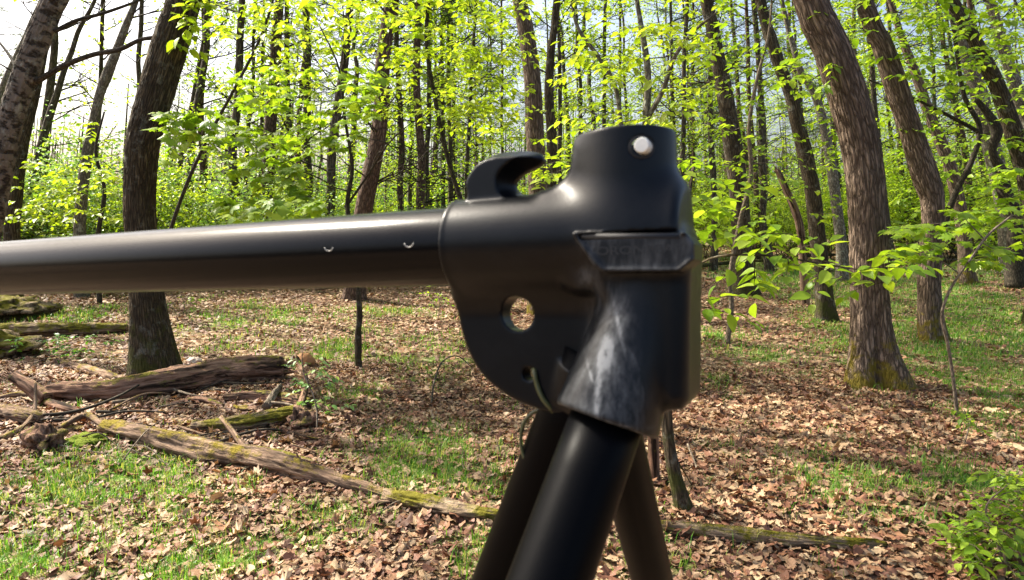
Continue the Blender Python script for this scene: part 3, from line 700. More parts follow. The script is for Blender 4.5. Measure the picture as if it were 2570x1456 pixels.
# ------------------------------------------------------------------ undergrowth bushes
BUSH = []
for s_ in range(6):
    rng = np.random.default_rng(500 + s_); tubes = []; tips = []
    for q in range(9):
        a = rng.random() * 6.28
        grow(rng, (rng.normal(0, .2), rng.normal(0, .2), -.03), (.55 * math.cos(a), .55 * math.sin(a), 1), 1.2 + .9 * rng.random(), .012, 2, tubes, tips, nsub=4)
    mbt = MB(); mbl = MB()
    for P, R in tubes: tube(mbt, P, R, 3, cap=False)
    leaves_at(mbl, rng, tips, 9, .062 if s_ != 5 else .05, .10, T_QUADW)
    BUSH.append((mbt.mesh('stems', M_DTWIG), mbl.mesh('foliage', (M_LEAF, M_LEAFY, M_LEAFP, M_LEAF, M_LEAFD, M_LEAFP)[s_], False)))
def bush(k, x, y, s, label, group):
    r = thing('undergrowth_bush', label, 'bush', (x, y, gz(x, y)), group)
    for n_, me in (('stems', BUSH[k][0]), ('foliage', BUSH[k][1])):
        o = link(n_, me, r)
        if n_ == 'stems': o['kind'] = 'stuff'
    r.rotation_euler = (0, 0, RNG.random() * 6.28); r.scale = (s * (.9 + .4 * RNG.random()), s * (.9 + .4 * RNG.random()), s * (.8 + .4 * RNG.random()))
def bushes(n, px0, px1, y0, y1, ks, s0, s1, label, group):
    for q in range(n):
        y = y0 + (y1 - y0) * RNG.random(); px = px0 + (px1 - px0) * (q + RNG.random()) / n
        bush(ks[q % len(ks)], at(px, 560, y)[0], y, s0 + (s1 - s0) * RNG.random(), label, group)
bushes(26, -150, 340, 13, 20, (1, 0, 2, 5, 1), .9, 1.35, 'bright leafy bush in the undergrowth left of the big dark tree', 'bushes left of the dark tree')
bushes(24, 380, 900, 13.5, 24, (0, 4, 1, 3, 2), .7, 1.15, 'green bush in the undergrowth above the black pole', 'bushes above the black pole')
bushes(22, 850, 1420, 17, 30, (4, 0, 4, 3, 4, 2), .6, .95, 'green bush in the low belt of undergrowth behind the hook', 'bushes behind the hook')
bushes(26, 1380, 2000, 19, 34, (1, 0, 3, 1), 1.0, 1.45, 'green bush deep in the wood behind the upright socket', 'bushes behind the socket')
bushes(36, 1950, 2700, 20, 36, (0, 1, 3, 0, 1), 1.1, 1.7, 'green bush beyond the grassy clearing under the trees', 'bushes beyond the grass')
bushes(26, -200, 2800, 38, 58, (4, 3, 4, 0), 1.2, 2.0, 'far bush closing the view between the distant trunks', 'far bushes')

# ------------------------------------------------------------------ leafy saplings and low boughs with leaves of their own
def petiole_frames(d, rng, droop):
    return None
def sprayer(name, label, cat, stem, boxes, leaf_tpl, leaf_mat_, size, per, nobj, stem_mat=M_TWIG, seed=0, r0=.02, rt=.0035, extra=(), spacing=.055, droop=.25, group=None, maxlen=2.2):
    """stem: world polyline + radii; boxes: (px0, px1, py0, py1, Y0, Y1, n) volumes that the photo shows filled with sprays"""
    rng = np.random.default_rng(seed)
    stem = np.array(stem, float)
    S = spline(stem, max(20, 6 * len(stem)))
    root = thing(name, label, cat, (S[0, 0], S[0, 1], S[0, 2]), group)
    off = np.array(root.location)
    mb = MB(); tube(mb, S[:, :3], S[:, 3], 12, bump=.10, seed=seed); link('trunk' if cat in ('tree',) else 'stem', mb.mesh('stem', stem_mat, off=off), root)
    for P, R in extra: branch_part(root, P, R, stem_mat)
    nodes = [s for s in S[len(S) // 5:, :3]]; rad = [s for s in S[len(S) // 5:, 3]]
    for P, R in extra:
        Q = spline(np.column_stack([np.array(P), np.array(R)]), 24)
        nodes += [x for x in Q[:, :3]]; rad += [x for x in Q[:, 3]]
    tg = []
    for (x0, x1, y0, y1, Y0, Y1, n) in boxes:
        for q in range(n):
            tg.append(at(x0 + (x1 - x0) * rng.random(), y0 + (y1 - y0) * rng.random(), Y0 + (Y1 - Y0) * rng.random()))
    tg = np.array(tg)
    dist = np.min(np.linalg.norm(tg[:, None] - np.array(nodes)[None], axis=2), axis=1)
    LP, LD, LN = [], [], []
    twigs = MB(); ntw = 0
    for k in np.argsort(dist):
        t = tg[k]; NA = np.array(nodes); d = NA - t
        cost = np.linalg.norm(d, axis=1) + .6 * np.maximum(0, d[:, 2] * 1.0)       # prefers to rise from below
        b_ = int(np.argmin(cost)); p = NA[b_]; L = np.linalg.norm(t - p)
        if L < .05: continue
        mid = (p + t) / 2 + np.array([rng.normal(0, .06), rng.normal(0, .06), .10 * L + rng.normal(0, .03)]) * min(1, L)
        P = spline(np.array([p, mid, t]), max(5, int(L / .08)))
        r_a = min(rad[b_] * .8, rt + .0035 * L + .001); R = np.linspace(r_a, .0013, len(P))
        if L > .35: branch_part(root, P[::max(1, len(P) // 6)], R[::max(1, len(P) // 6)][:len(P[::max(1, len(P) // 6)])], stem_mat, sides=6, bump=.05)
        else: tube(twigs, P, R, 5); ntw += 1
        nodes += [x for x in P[1:]]; rad += [x for x in R[1:]]
        dv = t - P[max(0, len(P) - 3)]; dv[2] *= .3; dv = dv / (np.linalg.norm(dv) + 1e-6)
        side = np.array([-dv[1], dv[0], 0]); side /= np.linalg.norm(side) + 1e-6
        # leaves in two ranks back along the last stretch, one at the tip
        TL = spacing * per * .55; TP = [t - dv * TL * .55, t, t + dv * TL * .45 + [0, 0, -.02]]
        TP = spline(np.array(TP), 6); tube(twigs, TP, np.linspace(.0018, .0008, 6), 4); ntw += 1
        for q in range(per):
            f = q / max(1, per - 1); pp = TP[min(5, int(f * 5.99))] + rng.normal(0, .006, 3)
            sg = 1 if q % 2 else -1
            dd = dv * (.35 + .9 * (q == per - 1)) + side * sg * (1.0 if q < per - 1 else 0) + np.array([0, 0, -droop + rng.normal(0, .22)]) + rng.normal(0, .16, 3)
            LP.append(pp); LD.append(dd); LN.append([rng.normal(0, .3), rng.normal(0, .3), 1])
    if ntw: link('twigs', twigs.mesh('twigs', stem_mat, off=off), root, kind='stuff')
    LP = np.array(LP); R = frames(np.array(LD), np.array(LN)); Sz = size * (.6 + .65 * rng.random(len(LP)))
    order = np.argsort(-Sz / LP[:, 1]); a, b_ = order[:nobj], order[nobj:]
    m1 = MB(); m1.add(leaf_tpl[0], None, leaf_tpl[1]); lme = m1.mesh('leaf', leaf_mat_, True)
    for q in a:
        o = link('leaf', lme, root); M = Matrix([list(R[q][r] * Sz[q]) + [0] for r in range(3)] + [[0, 0, 0, 1]]); M.translation = LP[q] - off; o.matrix_basis = M
    if len(b_):
        m2 = MB(); scatter(m2, leaf_tpl if size > .055 else T_QUAD, LP[b_], R[b_], Sz[b_], rng.random(len(b_)) * .999)
        link('leaves', m2.mesh('leaves', leaf_mat_, True, off=off), root, kind='stuff')
    return root
def stem_px(pts, Y, down=True):
    P = [list(at(px, py, Y + dy)) + [w_ * (Y + dy) / F / 2] for px, py, w_, dy in pts]
    if down: P[0][2] = gz(P[0][0], P[0][1]) - .03
    return P
sprayer('maple_sapling', 'young maple with fresh bright lobed leaves above the black pole, left of the hook', 'sapling',
    stem_px([(903, 905, 12, 0), (900, 780, 11, 0), (896, 640, 11, 0), (872, 520, 11, 0), (884, 420, 9, 0), (866, 300, 7, 0), (850, 170, 5, 0), (800, 60, 3, .2)], 6.8),
    [(600, 960, 160, 300, 5.8, 7.8, 42), (580, 900, 300, 400, 5.6, 7.6, 36), (560, 760, 400, 470, 5.4, 6.6, 14), (400, 600, 280, 380, 5.2, 5.9, 20), (520, 790, 480, 550, 4.6, 5.6, 22), (860, 960, 180, 300, 5.6, 6.4, 8)],
    T_MAPLE, M_LEAF, .098, 7, 300, M_DTWIG, seed=1, extra=[([at(868, 520, 6.8), at(930, 430, 6.7), at(975, 360, 6.5), at(1030, 310, 6.4)], [.014, .011, .008, .004])])
sprayer('understory_tree', 'slim understory tree with bright yellow green leaves above the hook', 'tree',
    stem_px([(1225, 830, 14, 0), (1200, 640, 13, 0), (1130, 420, 12, 0), (1092, 250, 11, 0), (1070, 100, 9, 0), (1080, -60, 8, 0), (1075, -220, 5, 0)], 8.6),
    [(880, 1330, -40, 140, 6.6, 9.5, 120), (900, 1330, 120, 300, 6.8, 9.5, 110), (1100, 1330, 260, 350, 7, 9.5, 22), (1200, 1260, 300, 360, 6, 7, 3)],
    T_BEECH, M_LEAFY, .088, 9, 300, M_DTWIG, seed=2, r0=.03)
sprayer('understory_tree', 'thin understory tree with light yellow leaves before the pale sky, left of the middle', 'tree',
    stem_px([(398, 815, 12, 0), (412, 640, 10, 0), (462, 480, 9, 0), (520, 350, 8, 0), (590, 220, 7, 0), (660, 80, 6, 0), (700, -60, 4, 0), (720, -180, 4, 0)], 9.2),
    [(480, 900, -40, 110, 7, 10, 70), (560, 860, 100, 240, 8, 10.5, 34), (430, 520, 0, 60, 5.6, 6, 8), (440, 520, 60, 130, 5.6, 6, 5)],
    T_BEECH, M_LEAFY, .10, 7, 220, M_DTWIG, seed=3)
sprayer('beech_tree', 'pale smooth forked young beech rising behind the upright socket', 'tree',
    stem_px([(1600, 800, 24, 0), (1612, 560, 21, 0), (1618, 400, 19, 0), (1622, 300, 18, 0), (1626, 180, 16, 0), (1610, 70, 12, 0), (1592, -40, 9, 0), (1580, -160, 5, 0)], 6.2),
    [(1400, 1780, 60, 200, 4.8, 6.8, 52), (1380, 1760, 190, 320, 4.6, 6.6, 52), (1340, 1440, 330, 480, 5, 6.2, 16), (1430, 1800, -40, 80, 5.4, 7.4, 30)],
    T_BEECH, M_LEAFY, .075, 6, 260, M_GREY, seed=4,
    extra=[([at(1624, 300, 6.2), at(1665, 225, 6.1), at(1690, 150, 6.0), at(1735, 85, 5.9), at(1800, 30, 5.8)], [.026, .022, .018, .014, .008]),
           ([at(1560, 330, 6.6), at(1545, 220, 6.6), at(1500, 140, 6.6), at(1450, 70, 6.6), at(1430, -20, 6.6)], [.024, .022, .02, .017, .012])])
sprayer('beech_sapling', 'mossy little beech at the tripod legs with large fresh leaves reaching over the clearing', 'sapling',
    stem_px([(1724, 1280, 60, 0), (1706, 1235, 44, 0), (1688, 1165, 35, 0), (1676, 1080, 30, 0), (1668, 940, 26, 0), (1680, 780, 18, 0), (1700, 640, 14, 0), (1725, 520, 10, .1), (1740, 420, 6, .2)], ground(1722, 1280)[1]),
    [(1760, 2080, 590, 680, 2.9, 3.4, 13), (2040, 2340, 620, 730, 2.8, 3.3, 11), (1750, 1850, 735, 790, 2.9, 3.2, 3), (1860, 1960, 560, 720, 3.1, 3.5, 6), (1720, 1900, 400, 620, 3.3, 4.2, 16), (1720, 1780, 500, 600, 3.0, 3.3, 5), (1730, 1760, 1225, 1240, 3.3, 3.4, 1)],
    T_BEECH, M_LEAF, .082, 6, 300, M_OAKD, seed=5, rt=.004, spacing=.07,
    extra=[([at(1672, 780, 3.4), at(1760, 660, 3.25), at(1900, 640, 3.1), at(2080, 665, 3.05), at(2200, 685, 3.0)], [.008, .006, .005, .0035, .002])])
sprayer('beech_tree', 'leafy beech bough tree among the trunks left of the large mossy-footed tree', 'tree',
    stem_px([(1824, 864, 16, 0), (1836, 770, 12, 0), (1832, 690, 10, 0), (1856, 560, 10, 0), (1884, 440, 10, 0), (1880, 320, 10, 0), (1900, 200, 8, 0), (1930, 80, 6, 0), (1940, -60, 4, 0)], 7.7),
    [(1780, 2140, -30, 120, 5.6, 9, 50), (1760, 2150, 110, 260, 7, 9, 52), (1740, 2130, 250, 420, 7, 9, 52), (1740, 2110, 400, 560, 6.8, 8.6, 34), (1960, 2120, 150, 250, 5.2, 5.6, 8)],
    T_BEECH, M_LEAF, .078, 6, 260, M_TWIG, seed=6)
g8 = ground(2404, 1042)[1]
sprayer('maple_sapling', 'pale stemmed sapling by the bulging brown tree, with flat tiers of maple leaves', 'sapling',
    stem_px([(2404, 1042, 10, 0), (2392, 950, 8, 0), (2378, 860, 8, 0), (2364, 790, 8, 0), (2388, 720, 7, 0), (2436, 650, 6, 0), (2480, 590, 6, .1), (2540, 540, 4, .2)], g8),
    [(2240, 2420, 555, 585, 4.6, 5.6, 12), (2230, 2400, 610, 645, 4.6, 5.4, 12), (2400, 2600, 500, 580, 4.8, 6, 20), (2380, 2600, 590, 660, 4.6, 5.6, 14), (2500, 2600, 420, 500, 5, 6, 8)],
    T_MAPLE, M_LEAF, .085, 7, 300, M_TWIG, seed=7, spacing=.05)
sprayer('understory_tree', 'dark branched tree spreading a dense bright canopy over the grassy clearing', 'tree',
    stem_px([(2344, 780, 20, 0), (2352, 640, 17, 0), (2392, 500, 15, 0), (2440, 400, 13, 0), (2458, 320, 12, 0), (2420, 240, 10, 0), (2400, 120, 9, 0), (2380, -20, 7, 0), (2360, -120, 5, 0)], 10.2),
    [(2080, 2620, -50, 90, 6.5, 11, 110), (2160, 2620, 80, 220, 7.5, 11.5, 95), (2200, 2620, 210, 380, 8, 12, 80), (2220, 2600, 380, 540, 9, 12, 48)],
    T_BEECH, M_LEAF, .095, 8, 280, M_DTWIG, seed=8,
    extra=[([at(2455, 330, 10.1), at(2380, 290, 10), at(2300, 250, 9.9), at(2180, 200, 9.6)], [.03, .026, .02, .01])])
sprayer('understory_tree', 'low leafy young tree left of the big dark trunk, bright in the sun', 'tree',
    stem_px([(250, 760, 12, 0), (246, 600, 11, 0), (262, 480, 9, 0), (240, 380, 7, 0), (262, 280, 4, 0)], 11),
    [(-20, 330, 400, 560, 9.5, 12.5, 95), (60, 330, 300, 400, 11, 13, 16)],
    T_BEECH, M_LEAFY, .10, 8, 150, M_DTWIG, seed=9)
gb = ground(2520, 1440)
sprayer('low_shrub', 'small glossy green shrub growing low over the litter, nearest plant to the camera', 'shrub',
    [[gb[0], gb[1], gb[2] - .02, .007], [gb[0] - .03, gb[1], gb[2] + .12, .006], [gb[0] - .06, gb[1] + .05, gb[2] + .26, .004], [gb[0] + .02, gb[1] + .05, gb[2] + .36, .002]],
    [(2400, 2600, 1290, 1470, 2.5, 2.9, 90), (2450, 2600, 1180, 1310, 2.7, 3.1, 54), (2340, 2440, 1320, 1470, 2.6, 2.8, 34)],
    T_BEECH, M_LEAF, .046, 7, 300, M_TWIG, seed=10, spacing=.022, rt=.0015)
gb = ground(795, 1090)
sprayer('low_shrub', 'thin small-leaved green shrub at the broken ends of the logs', 'shrub',
    [[gb[0], gb[1], gb[2] - .02, .006], [gb[0] - .03, gb[1] + .1, gb[2] + .18, .005], [gb[0] - .12, gb[1] + .15, gb[2] + .38, .004], [gb[0] - .14, gb[1] + .2, gb[2] + .52, .002]],
    [(725, 850, 900, 1010, 4.7, 5.3, 26), (750, 870, 1000, 1110, 4.3, 4.8, 22)],
    T_BEECH, M_LEAFP, .042, 6, 200, M_TWIG, seed=11, spacing=.025, rt=.0015)
gb = ground(60, 930)
sprayer('ivy_plant', 'dark ivy trailing over the mossy log at the back, left of the big dark tree', 'ivy',
    [[gb[0], gb[1], gb[2], .005], [gb[0] + .1, gb[1] + .2, gb[2] + .08, .004], [gb[0] + .4, gb[1] + .4, gb[2] + .12, .003]],
    [(0, 210, 845, 920, 6.4, 7.2, 46), (100, 320, 840, 880, 6.8, 7.4, 16)],
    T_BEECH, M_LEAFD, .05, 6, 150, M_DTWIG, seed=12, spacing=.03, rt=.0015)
for q, (px, py, hpx, n_, lab) in enumerate([(1100, 800, 90, 12, 'thin twiggy green sprout beside the hub plate'), (460, 790, 50, 8, 'small sprout behind the big dark tree'), (2420, 1110, 90, 5, 'bare little twig sprout on the litter near the slender sapling')]):
    g_ = ground(px, py); Yq = g_[1]; hh = hpx * Yq / F
    sprayer('seedling', lab, 'seedling', [[g_[0], g_[1], g_[2] - .02, .006], [g_[0] + .02, g_[1], g_[2] + hh * .5, .004], [g_[0] - .02, g_[1], g_[2] + hh, .002]],
        [(px - 50, px + 50, py - hpx, py - hpx * .3, Yq - .2, Yq + .2, n_)], T_BEECH, M_LEAF, .045, 5, 40, M_TWIG, seed=20 + q, spacing=.03, rt=.0015)

# ------------------------------------------------------------------ fallen logs, stump, stones
def fallen(name, label, pts, mat, cat='log', lift=.9, sides=44, furrow=.011, rough=.008, taper_end=True, seed=1., bump=.26):
    P = []
    for px, py, w_ in pts:
        g = ground(px, py + w_ * .45); r = w_ * g[1] / F / 2
        P.append([g[0], g[1] + r * .3, g[2] + r * lift, r])
    P = spline(np.array(P), 90); r = P[:, 3].copy(); n = len(r)
    mb = MB(); r[0] *= .7; r[-1] *= .7
    tube(mb, P[:, :3], r, sides, bump=bump, furrow=furrow, nf=12, seed=seed, rough=rough)
    for e, k in ((-1, n - 1), (1, 0)):               # splintered ends
        d = P[k, :3] - P[k + e * 3, :3]; d /= np.linalg.norm(d)
        for q in range(9):
            a = q * .7; s = np.cross(d, [0, 0, 1]); uu = np.cross(s, d); c_ = P[k, :3] + (s * math.cos(a) + uu * math.sin(a)) * r[k] * .65
            tube(mb, np.array([c_ - d * r[k] * .6, c_ + d * r[k] * (.3 + 1.3 * RNG.random())]), [r[k] * .38, .002], 5, bump=.3, seed=q)
    return link(name, mb.mesh(name, mat), None, None, label, cat)
fallen('fallen_log', 'thick reddish rotten log lying across the foot of the big dark tree', [(120, 985, 50), (250, 985, 56), (400, 964, 64), (540, 942, 62), (640, 932, 60), (712, 928, 56)], M_LOGR, lift=1.0, seed=1.3)
fallen('fallen_log', 'long rotten log with a bright moss patch running down towards the tripod', [(255, 1072, 36), (380, 1100, 50), (500, 1130, 56), (620, 1154, 56), (740, 1180, 48), (860, 1210, 36), (970, 1244, 24)], M_LOG, seed=2.6)
fallen('fallen_log', 'mossy log end sunk in the litter left of the tripod legs', [(965, 1245, 34), (1060, 1266, 42), (1150, 1284, 38), (1260, 1298, 30)], M_LOGM, seed=3.3)
fallen('fallen_log', 'short mossy rotten log beside the small-leaved shrub', [(480, 1074, 24), (580, 1068, 38), (680, 1050, 40), (755, 1034, 40)], M_LOGM, seed=4.1)
fallen('fallen_branch', 'pale yellowish branch lying behind the thick reddish log', [(140, 905, 14), (220, 928, 20), (290, 950, 22), (345, 968, 20)], M_LOG, 'branch', sides=20, seed=5.7)
fallen('fallen_log', 'grey knotty log end coming in below the thick log at the left', [(-60, 1035, 44), (10, 1038, 44), (70, 1048, 38), (100, 1056, 24)], M_LOG, seed=6.2)
fallen('fallen_log', 'mossy ivy covered log behind the big dark tree', [(-60, 838, 34), (60, 836, 36), (180, 832, 30), (320, 828, 24)], M_LOGM, lift=1.2, seed=7.9)
fallen('fallen_log', 'dark mossy log below the black pole at the far left', [(-80, 772, 60), (0, 774, 50), (70, 778, 36), (150, 776, 20)], M_LOGM, lift=1.2, seed=8.8)
fallen('fallen_log', 'low mossy log half buried in the leaves right of the tripod legs', [(1600, 1318, 26), (1700, 1328, 32), (1850, 1344, 36), (2000, 1360, 34), (2130, 1366, 26), (2225, 1368, 14)], M_LOGM, seed=9.4, bump=.1)
fallen('fallen_log', 'narrow grey brown log lying beside the reddish one, ending in the dark hollow', [(560, 1000, 20), (650, 996, 26), (740, 1010, 34), (772, 1020, 30)], M_LOGR, seed=10.3)
for q, (a_, b_, w_, lab) in enumerate([((35, 945), (118, 1004), (30, 46), 'broken log stub sticking up at the end of the thick reddish log'), ((668, 1022), (704, 968), (22, 12), 'pale splintered stake leaning on the end of the thick log')]):
    g = ground(b_[0] if q == 0 else a_[0], (b_[1] if q == 0 else a_[1]) + 16); Yq = g[1]
    pa, pb = at(*a_, Yq + (.1 if q == 0 else 0)), at(*b_, Yq + (0 if q == 0 else .35))
    mb = MB(); ra, rb = w_[0] * Yq / F / 2, w_[1] * Yq / F / 2
    P = spline(np.array([list(pa) + [ra], list((pa + pb) / 2 + [0, 0, .01]) + [(ra + rb) / 2], list(pb) + [rb]]), 40)
    tube(mb, P[:, :3], P[:, 3], 24, bump=.2, furrow=.006, nf=9, rough=.004, seed=q + .4)
    if q == 0:
        for s_ in range(7):
            a = s_ * .9; c_ = pa + np.array([math.cos(a) * .4, math.sin(a), .6 * math.cos(a)]) * ra * .6; tube(mb, np.array([c_ + [.02, 0, -.02], c_ + [-.03 - .05 * RNG.random(), 0, .02 + .05 * RNG.random()]]), [ra * .35, .002], 5)
    link('log_stub' if q == 0 else 'wooden_stake', mb.mesh('log_stub', M_LOGR if q == 0 else M_TWIG), None, None, lab, 'log' if q == 0 else 'stake')
def twig(name, label, pts, w0, mat=M_TWIG, group=None, sides=6, lift=0.012):
    P = []
    for p in pts:
        px, py = p[:2]; h_ = p[2] if len(p) > 2 else lift; g = ground(px, py); P.append([g[0], g[1], g[2] + h_])
    P = spline(np.array(P), 6 * len(P)); r = w0 * P[len(P) // 2, 1] / F / 2
    mb = MB(); tube(mb, P, np.linspace(r, r * .45, len(P)), sides, bump=.15, seed=w0)
    return link(name, mb.mesh(name, mat), None, None, label, 'twig', group)
# broken limbs and slabs of bark strewn about the logs
for q, (lab, pts, mt) in enumerate([
  ('short rotten limb propped over the middle of the long rotten log', [(560, 1110, 14, .16), (610, 1150, 16, .08), (650, 1190, 12, 0)], M_LOG),
  ('broken limb end poking from under the left end of the thick log', [(96, 1010, 16, .02), (150, 1030, 20, .03), (205, 1040, 14, .01)], M_LOGR),
  ('reddish splinter of wood below the right half of the thick log', [(420, 1016, 10, .0), (500, 1010, 14, .02), (560, 1020, 8, .01)], M_LOGR),
  ('dark crooked limb between the stump and the long rotten log', [(150, 1086, 12, .03), (215, 1068, 16, .07), (262, 1084, 12, .04)], M_LOG),
  ('thin mossy limb lying along the upper side of the long rotten log', [(600, 1120, 9, .01), (700, 1142, 12, .02), (800, 1166, 8, .01)], M_LOGM),
  ('bark covered limb leaning out of the root mass', [(742, 1060, 16, .02), (770, 1000, 14, .12), (748, 960, 9, .22)], M_LOGR),
  ('narrow broken limb in the litter just above the grey log end', [(-20, 1002, 10, .0), (50, 996, 14, .02), (110, 1000, 9, .01)], M_LOG),
  ('short limb sunk in leaves past the lower end of the long rotten log', [(900, 1256, 12, .0), (960, 1268, 16, .01), (1010, 1262, 9, .0)], M_LOG)]):
    Pq = []
    for px, py, w_, h_ in pts:
        g = ground(px, py + 4); r = w_ * g[1] / F / 2; Pq.append([g[0], g[1], g[2] + h_ + r * .6, r])
    Pq = spline(np.array(Pq), 36); mb = MB(); tube(mb, Pq[:, :3], Pq[:, 3], 16, bump=.3, furrow=.003, nf=7, rough=.003, seed=q + .7)
    link('broken_limb', mb.mesh('broken_limb', mt), None, None, lab, 'limb')
for q in range(26):
    px, py = 40 + 700 * RNG.random(), 965 + 190 * RNG.random(); a = RNG.choice([-.25, .2, .5, -.6]) + RNG.normal(0, .2); Lq = 70 + 150 * RNG.random()
    twig('dead_branch', 'thin dark dead branch in the tangle around the fallen logs', [(px, py, .02 + .06 * RNG.random()), (px + Lq * .5 * math.cos(a), py + Lq * .22 * math.sin(a) + RNG.normal(0, 5), .02 + .08 * RNG.random()), (px + Lq * math.cos(a), py + Lq * .45 * math.sin(a), .01)], 4 + 5 * RNG.random(), (M_DTWIG, M_LOG, M_TWIG)[q % 3], 'dead branches tangled around the logs', 6)
for q in range(16):
    px, py = 60 + 720 * RNG.random(), 1000 + 170 * RNG.random(); g = ground(px, py); a = RNG.normal(0, .6); Lq, wq = .05 + .09 * RNG.random(), .014 + .02 * RNG.random()
    u_, v_ = np.meshgrid(np.linspace(-1, 1, 9), np.linspace(-1, 1, 5), indexing='ij'); jag = 1 + .25 * vnoise(np.stack([u_ * 3 + q, v_ * 3, u_ * 0], -1))
    x_ = u_ * Lq * jag; y_ = v_ * wq * (1 - .4 * u_ ** 2) * jag; z_ = .5 * wq * (1 - v_ ** 2) + .01 * vnoise(np.stack([u_ * 2 + q, v_ * 2, u_ * 0 + 3], -1)) + .012
    V = np.stack([g[0] + x_ * math.cos(a) - y_ * math.sin(a), g[1] + x_ * math.sin(a) + y_ * math.cos(a), g[2] + .012 + z_], -1)
    V2 = V.copy(); V2[..., 2] -= .006; i, j = np.meshgrid(np.arange(8), np.arange(4), indexing='ij'); qq = np.stack([i * 5 + j, (i + 1) * 5 + j, (i + 1) * 5 + j + 1, i * 5 + j + 1], -1).reshape(-1, 4)
    b_ = [k_ * 5 for k_ in range(9)] + [40 + k_ for k_ in range(1, 5)] + [k_ * 5 + 4 for k_ in range(7, -1, -1)] + [3, 2, 1]
    sk = np.array([(b_[k_], b_[(k_ + 1) % len(b_)], b_[(k_ + 1) % len(b_)] + 45, b_[k_] + 45) for k_ in range(len(b_))])
    mb = MB(); mb.add(np.vstack([V.reshape(-1, 3), V2.reshape(-1, 3)]), np.vstack([qq, qq[:, ::-1] + 45, sk]))
    link('bark_slab', mb.mesh('bark_slab', M_LOGR if q % 2 else M_LOG), None, None, 'loose slab of rotten bark lying among the fallen logs', 'bark', 'bark slabs among the fallen logs')
# moss cushion, root mass, stones
def lump(name, label, px, py, wpx, hpx, mat, cat, rough=.25, seed=0., dpx=None, flatb=True):
    g = ground(px, py + hpx * .4); Yq = g[1]; a, c_ = wpx * Yq / F / 2, hpx * Yq / F / 2; b_ = (dpx or wpx) * Yq / F / 2
    th, ph = np.meshgrid(np.linspace(0, 2 * math.pi, 41)[:-1], np.linspace(.02, math.pi - .02, 24), indexing='xy')
    D = np.stack([np.sin(ph) * np.cos(th), np.sin(ph) * np.sin(th), np.cos(ph)], -1)
    r = 1 + rough * vnoise(D * 2.2 + seed) + rough * .5 * vnoise(D * 6 + seed) + rough * .25 * vnoise(D * 15 + seed)
    V = (D * r[..., None] * [a, b_, c_]).reshape(-1, 3); n, m = 24, 40
    i, j = np.meshgrid(np.arange(n - 1), np.arange(m), indexing='ij'); q = np.stack([i * m + j, (i + 1) * m + j, (i + 1) * m + (j + 1) % m, i * m + (j + 1) % m], -1).reshape(-1, 4)
    k = n * m; V = np.vstack([V, [0, 0, c_ * r[0].mean()], [0, 0, -c_ * r[-1].mean()]]); jj = np.arange(m)
    T_ = np.vstack([np.stack([jj * 0 + k, jj, (jj + 1) % m], -1), np.stack([jj * 0 + k + 1, (n - 1) * m + (jj + 1) % m, (n - 1) * m + jj], -1)])
    mb = MB(); mb.add(V, q, T_, bc=V + seed)
    return link(name, mb.mesh(name, mat), None, None, label, cat, loc=(g[0], g[1], g[2] + c_ * .72))
lump('rusty_stone', 'rust orange rounded stone on the litter behind the log ends', 768, 904, 44, 42, M_STONE, 'stone', .22, 1.)
lump('pale_stone', 'pale flat stone beside the foot of the big dark tree', 487, 906, 34, 22, M_PALE, 'stone', .3, 2.)
lump('moss_cushion', 'bright green moss cushion in front of the logs at the left', 212, 1104, 96, 24, log_mat('moss', (.05, .05, .01), (.13, .17, .02), (.2, .25, .03), (.13, .17, .012), .2, .4), 'moss', .35, 3.)
lump('rotten_root', 'dark rotten root mass at the right ends of the logs', 762, 1050, 66, 56, M_LOGR, 'root', .5, 4.)
lump('mossy_mound', 'dark mossy mound of rotting wood under the black pole at the far left', 10, 775, 150, 56, M_LOGM, 'mound', .5, 6.)
lump('mossy_mound', 'dark ivy grown mound at the left end of the back log', -10, 868, 170, 60, M_LOGM, 'mound', .5, 7.)
lump('rotten_stump', 'dark crumbling stump with pale chips on top, front left of the logs', 112, 1100, 84, 66, M_LOGR, 'stump', .5, 5.)

# ------------------------------------------------------------------ twigs lying about
t_ = twig('long_twig', 'long pale forked twig lying on the leaves right of the tripod', [(2150, 1184), (2230, 1170), (2330, 1166), (2400, 1172), (2480, 1162), (2560, 1166)], 5)
twig('side_twig', 'thin pale twig running towards the camera from the long forked one', [(2500, 1166, .02), (2478, 1195), (2455, 1225)], 3)
twig('bent_twig', 'arched dark twig standing off the litter left of the hub plate', [(1082, 1024, 0), (1090, 990, .10), (1110, 960, .18), (1148, 948, .2), (1186, 956, .12)], 6, M_DTWIG)
twig('straight_twig', 'straight dark twig on the litter right of the small-leaved shrub', [(860, 1056), (940, 1058), (1050, 1060)], 4, M_DTWIG)
twig('curved_twig', 'pale upright curved twig in the leaves left of the tripod', [(1168, 1190, 0), (1160, 1165, .03), (1170, 1130, .02), (1190, 1120)], 3)
twig('long_branch', 'long thin curved branch lying in front of the thick reddish log', [(60, 1056, .03), (180, 1052, .05), (280, 1034, .09), (360, 1000, .12), (412, 984, .14)], 10, M_DTWIG)
twig('long_branch', 'second thin branch under the curved one before the logs', [(90, 1066, .03), (220, 1062, .03), (320, 1050, .05), (430, 1042, .02)], 9, M_DTWIG)
twig('thin_twig', 'thin straight twig crossing over the mossy log', [(300, 1175, .02), (380, 1120, .12), (460, 1060, .08)], 4)
twig('mossy_branch', 'crooked mossy branch forking up beside the grey log end', [(0, 1112, .02), (60, 1086, .04), (88, 1060, .08), (94, 1050, .16), (96, 1046, .24)], 16, M_LOG)
twig('pale_twig', 'pale twig lying against the mossy log end', [(950, 1305, .03), (1000, 1282, .05), (1060, 1272, .03)], 4)
twig('forked_stick', 'pale stick pointing out of the litter near the tripod legs', [(1725, 1140, .06), (1742, 1170, .03), (1752, 1195)], 7)
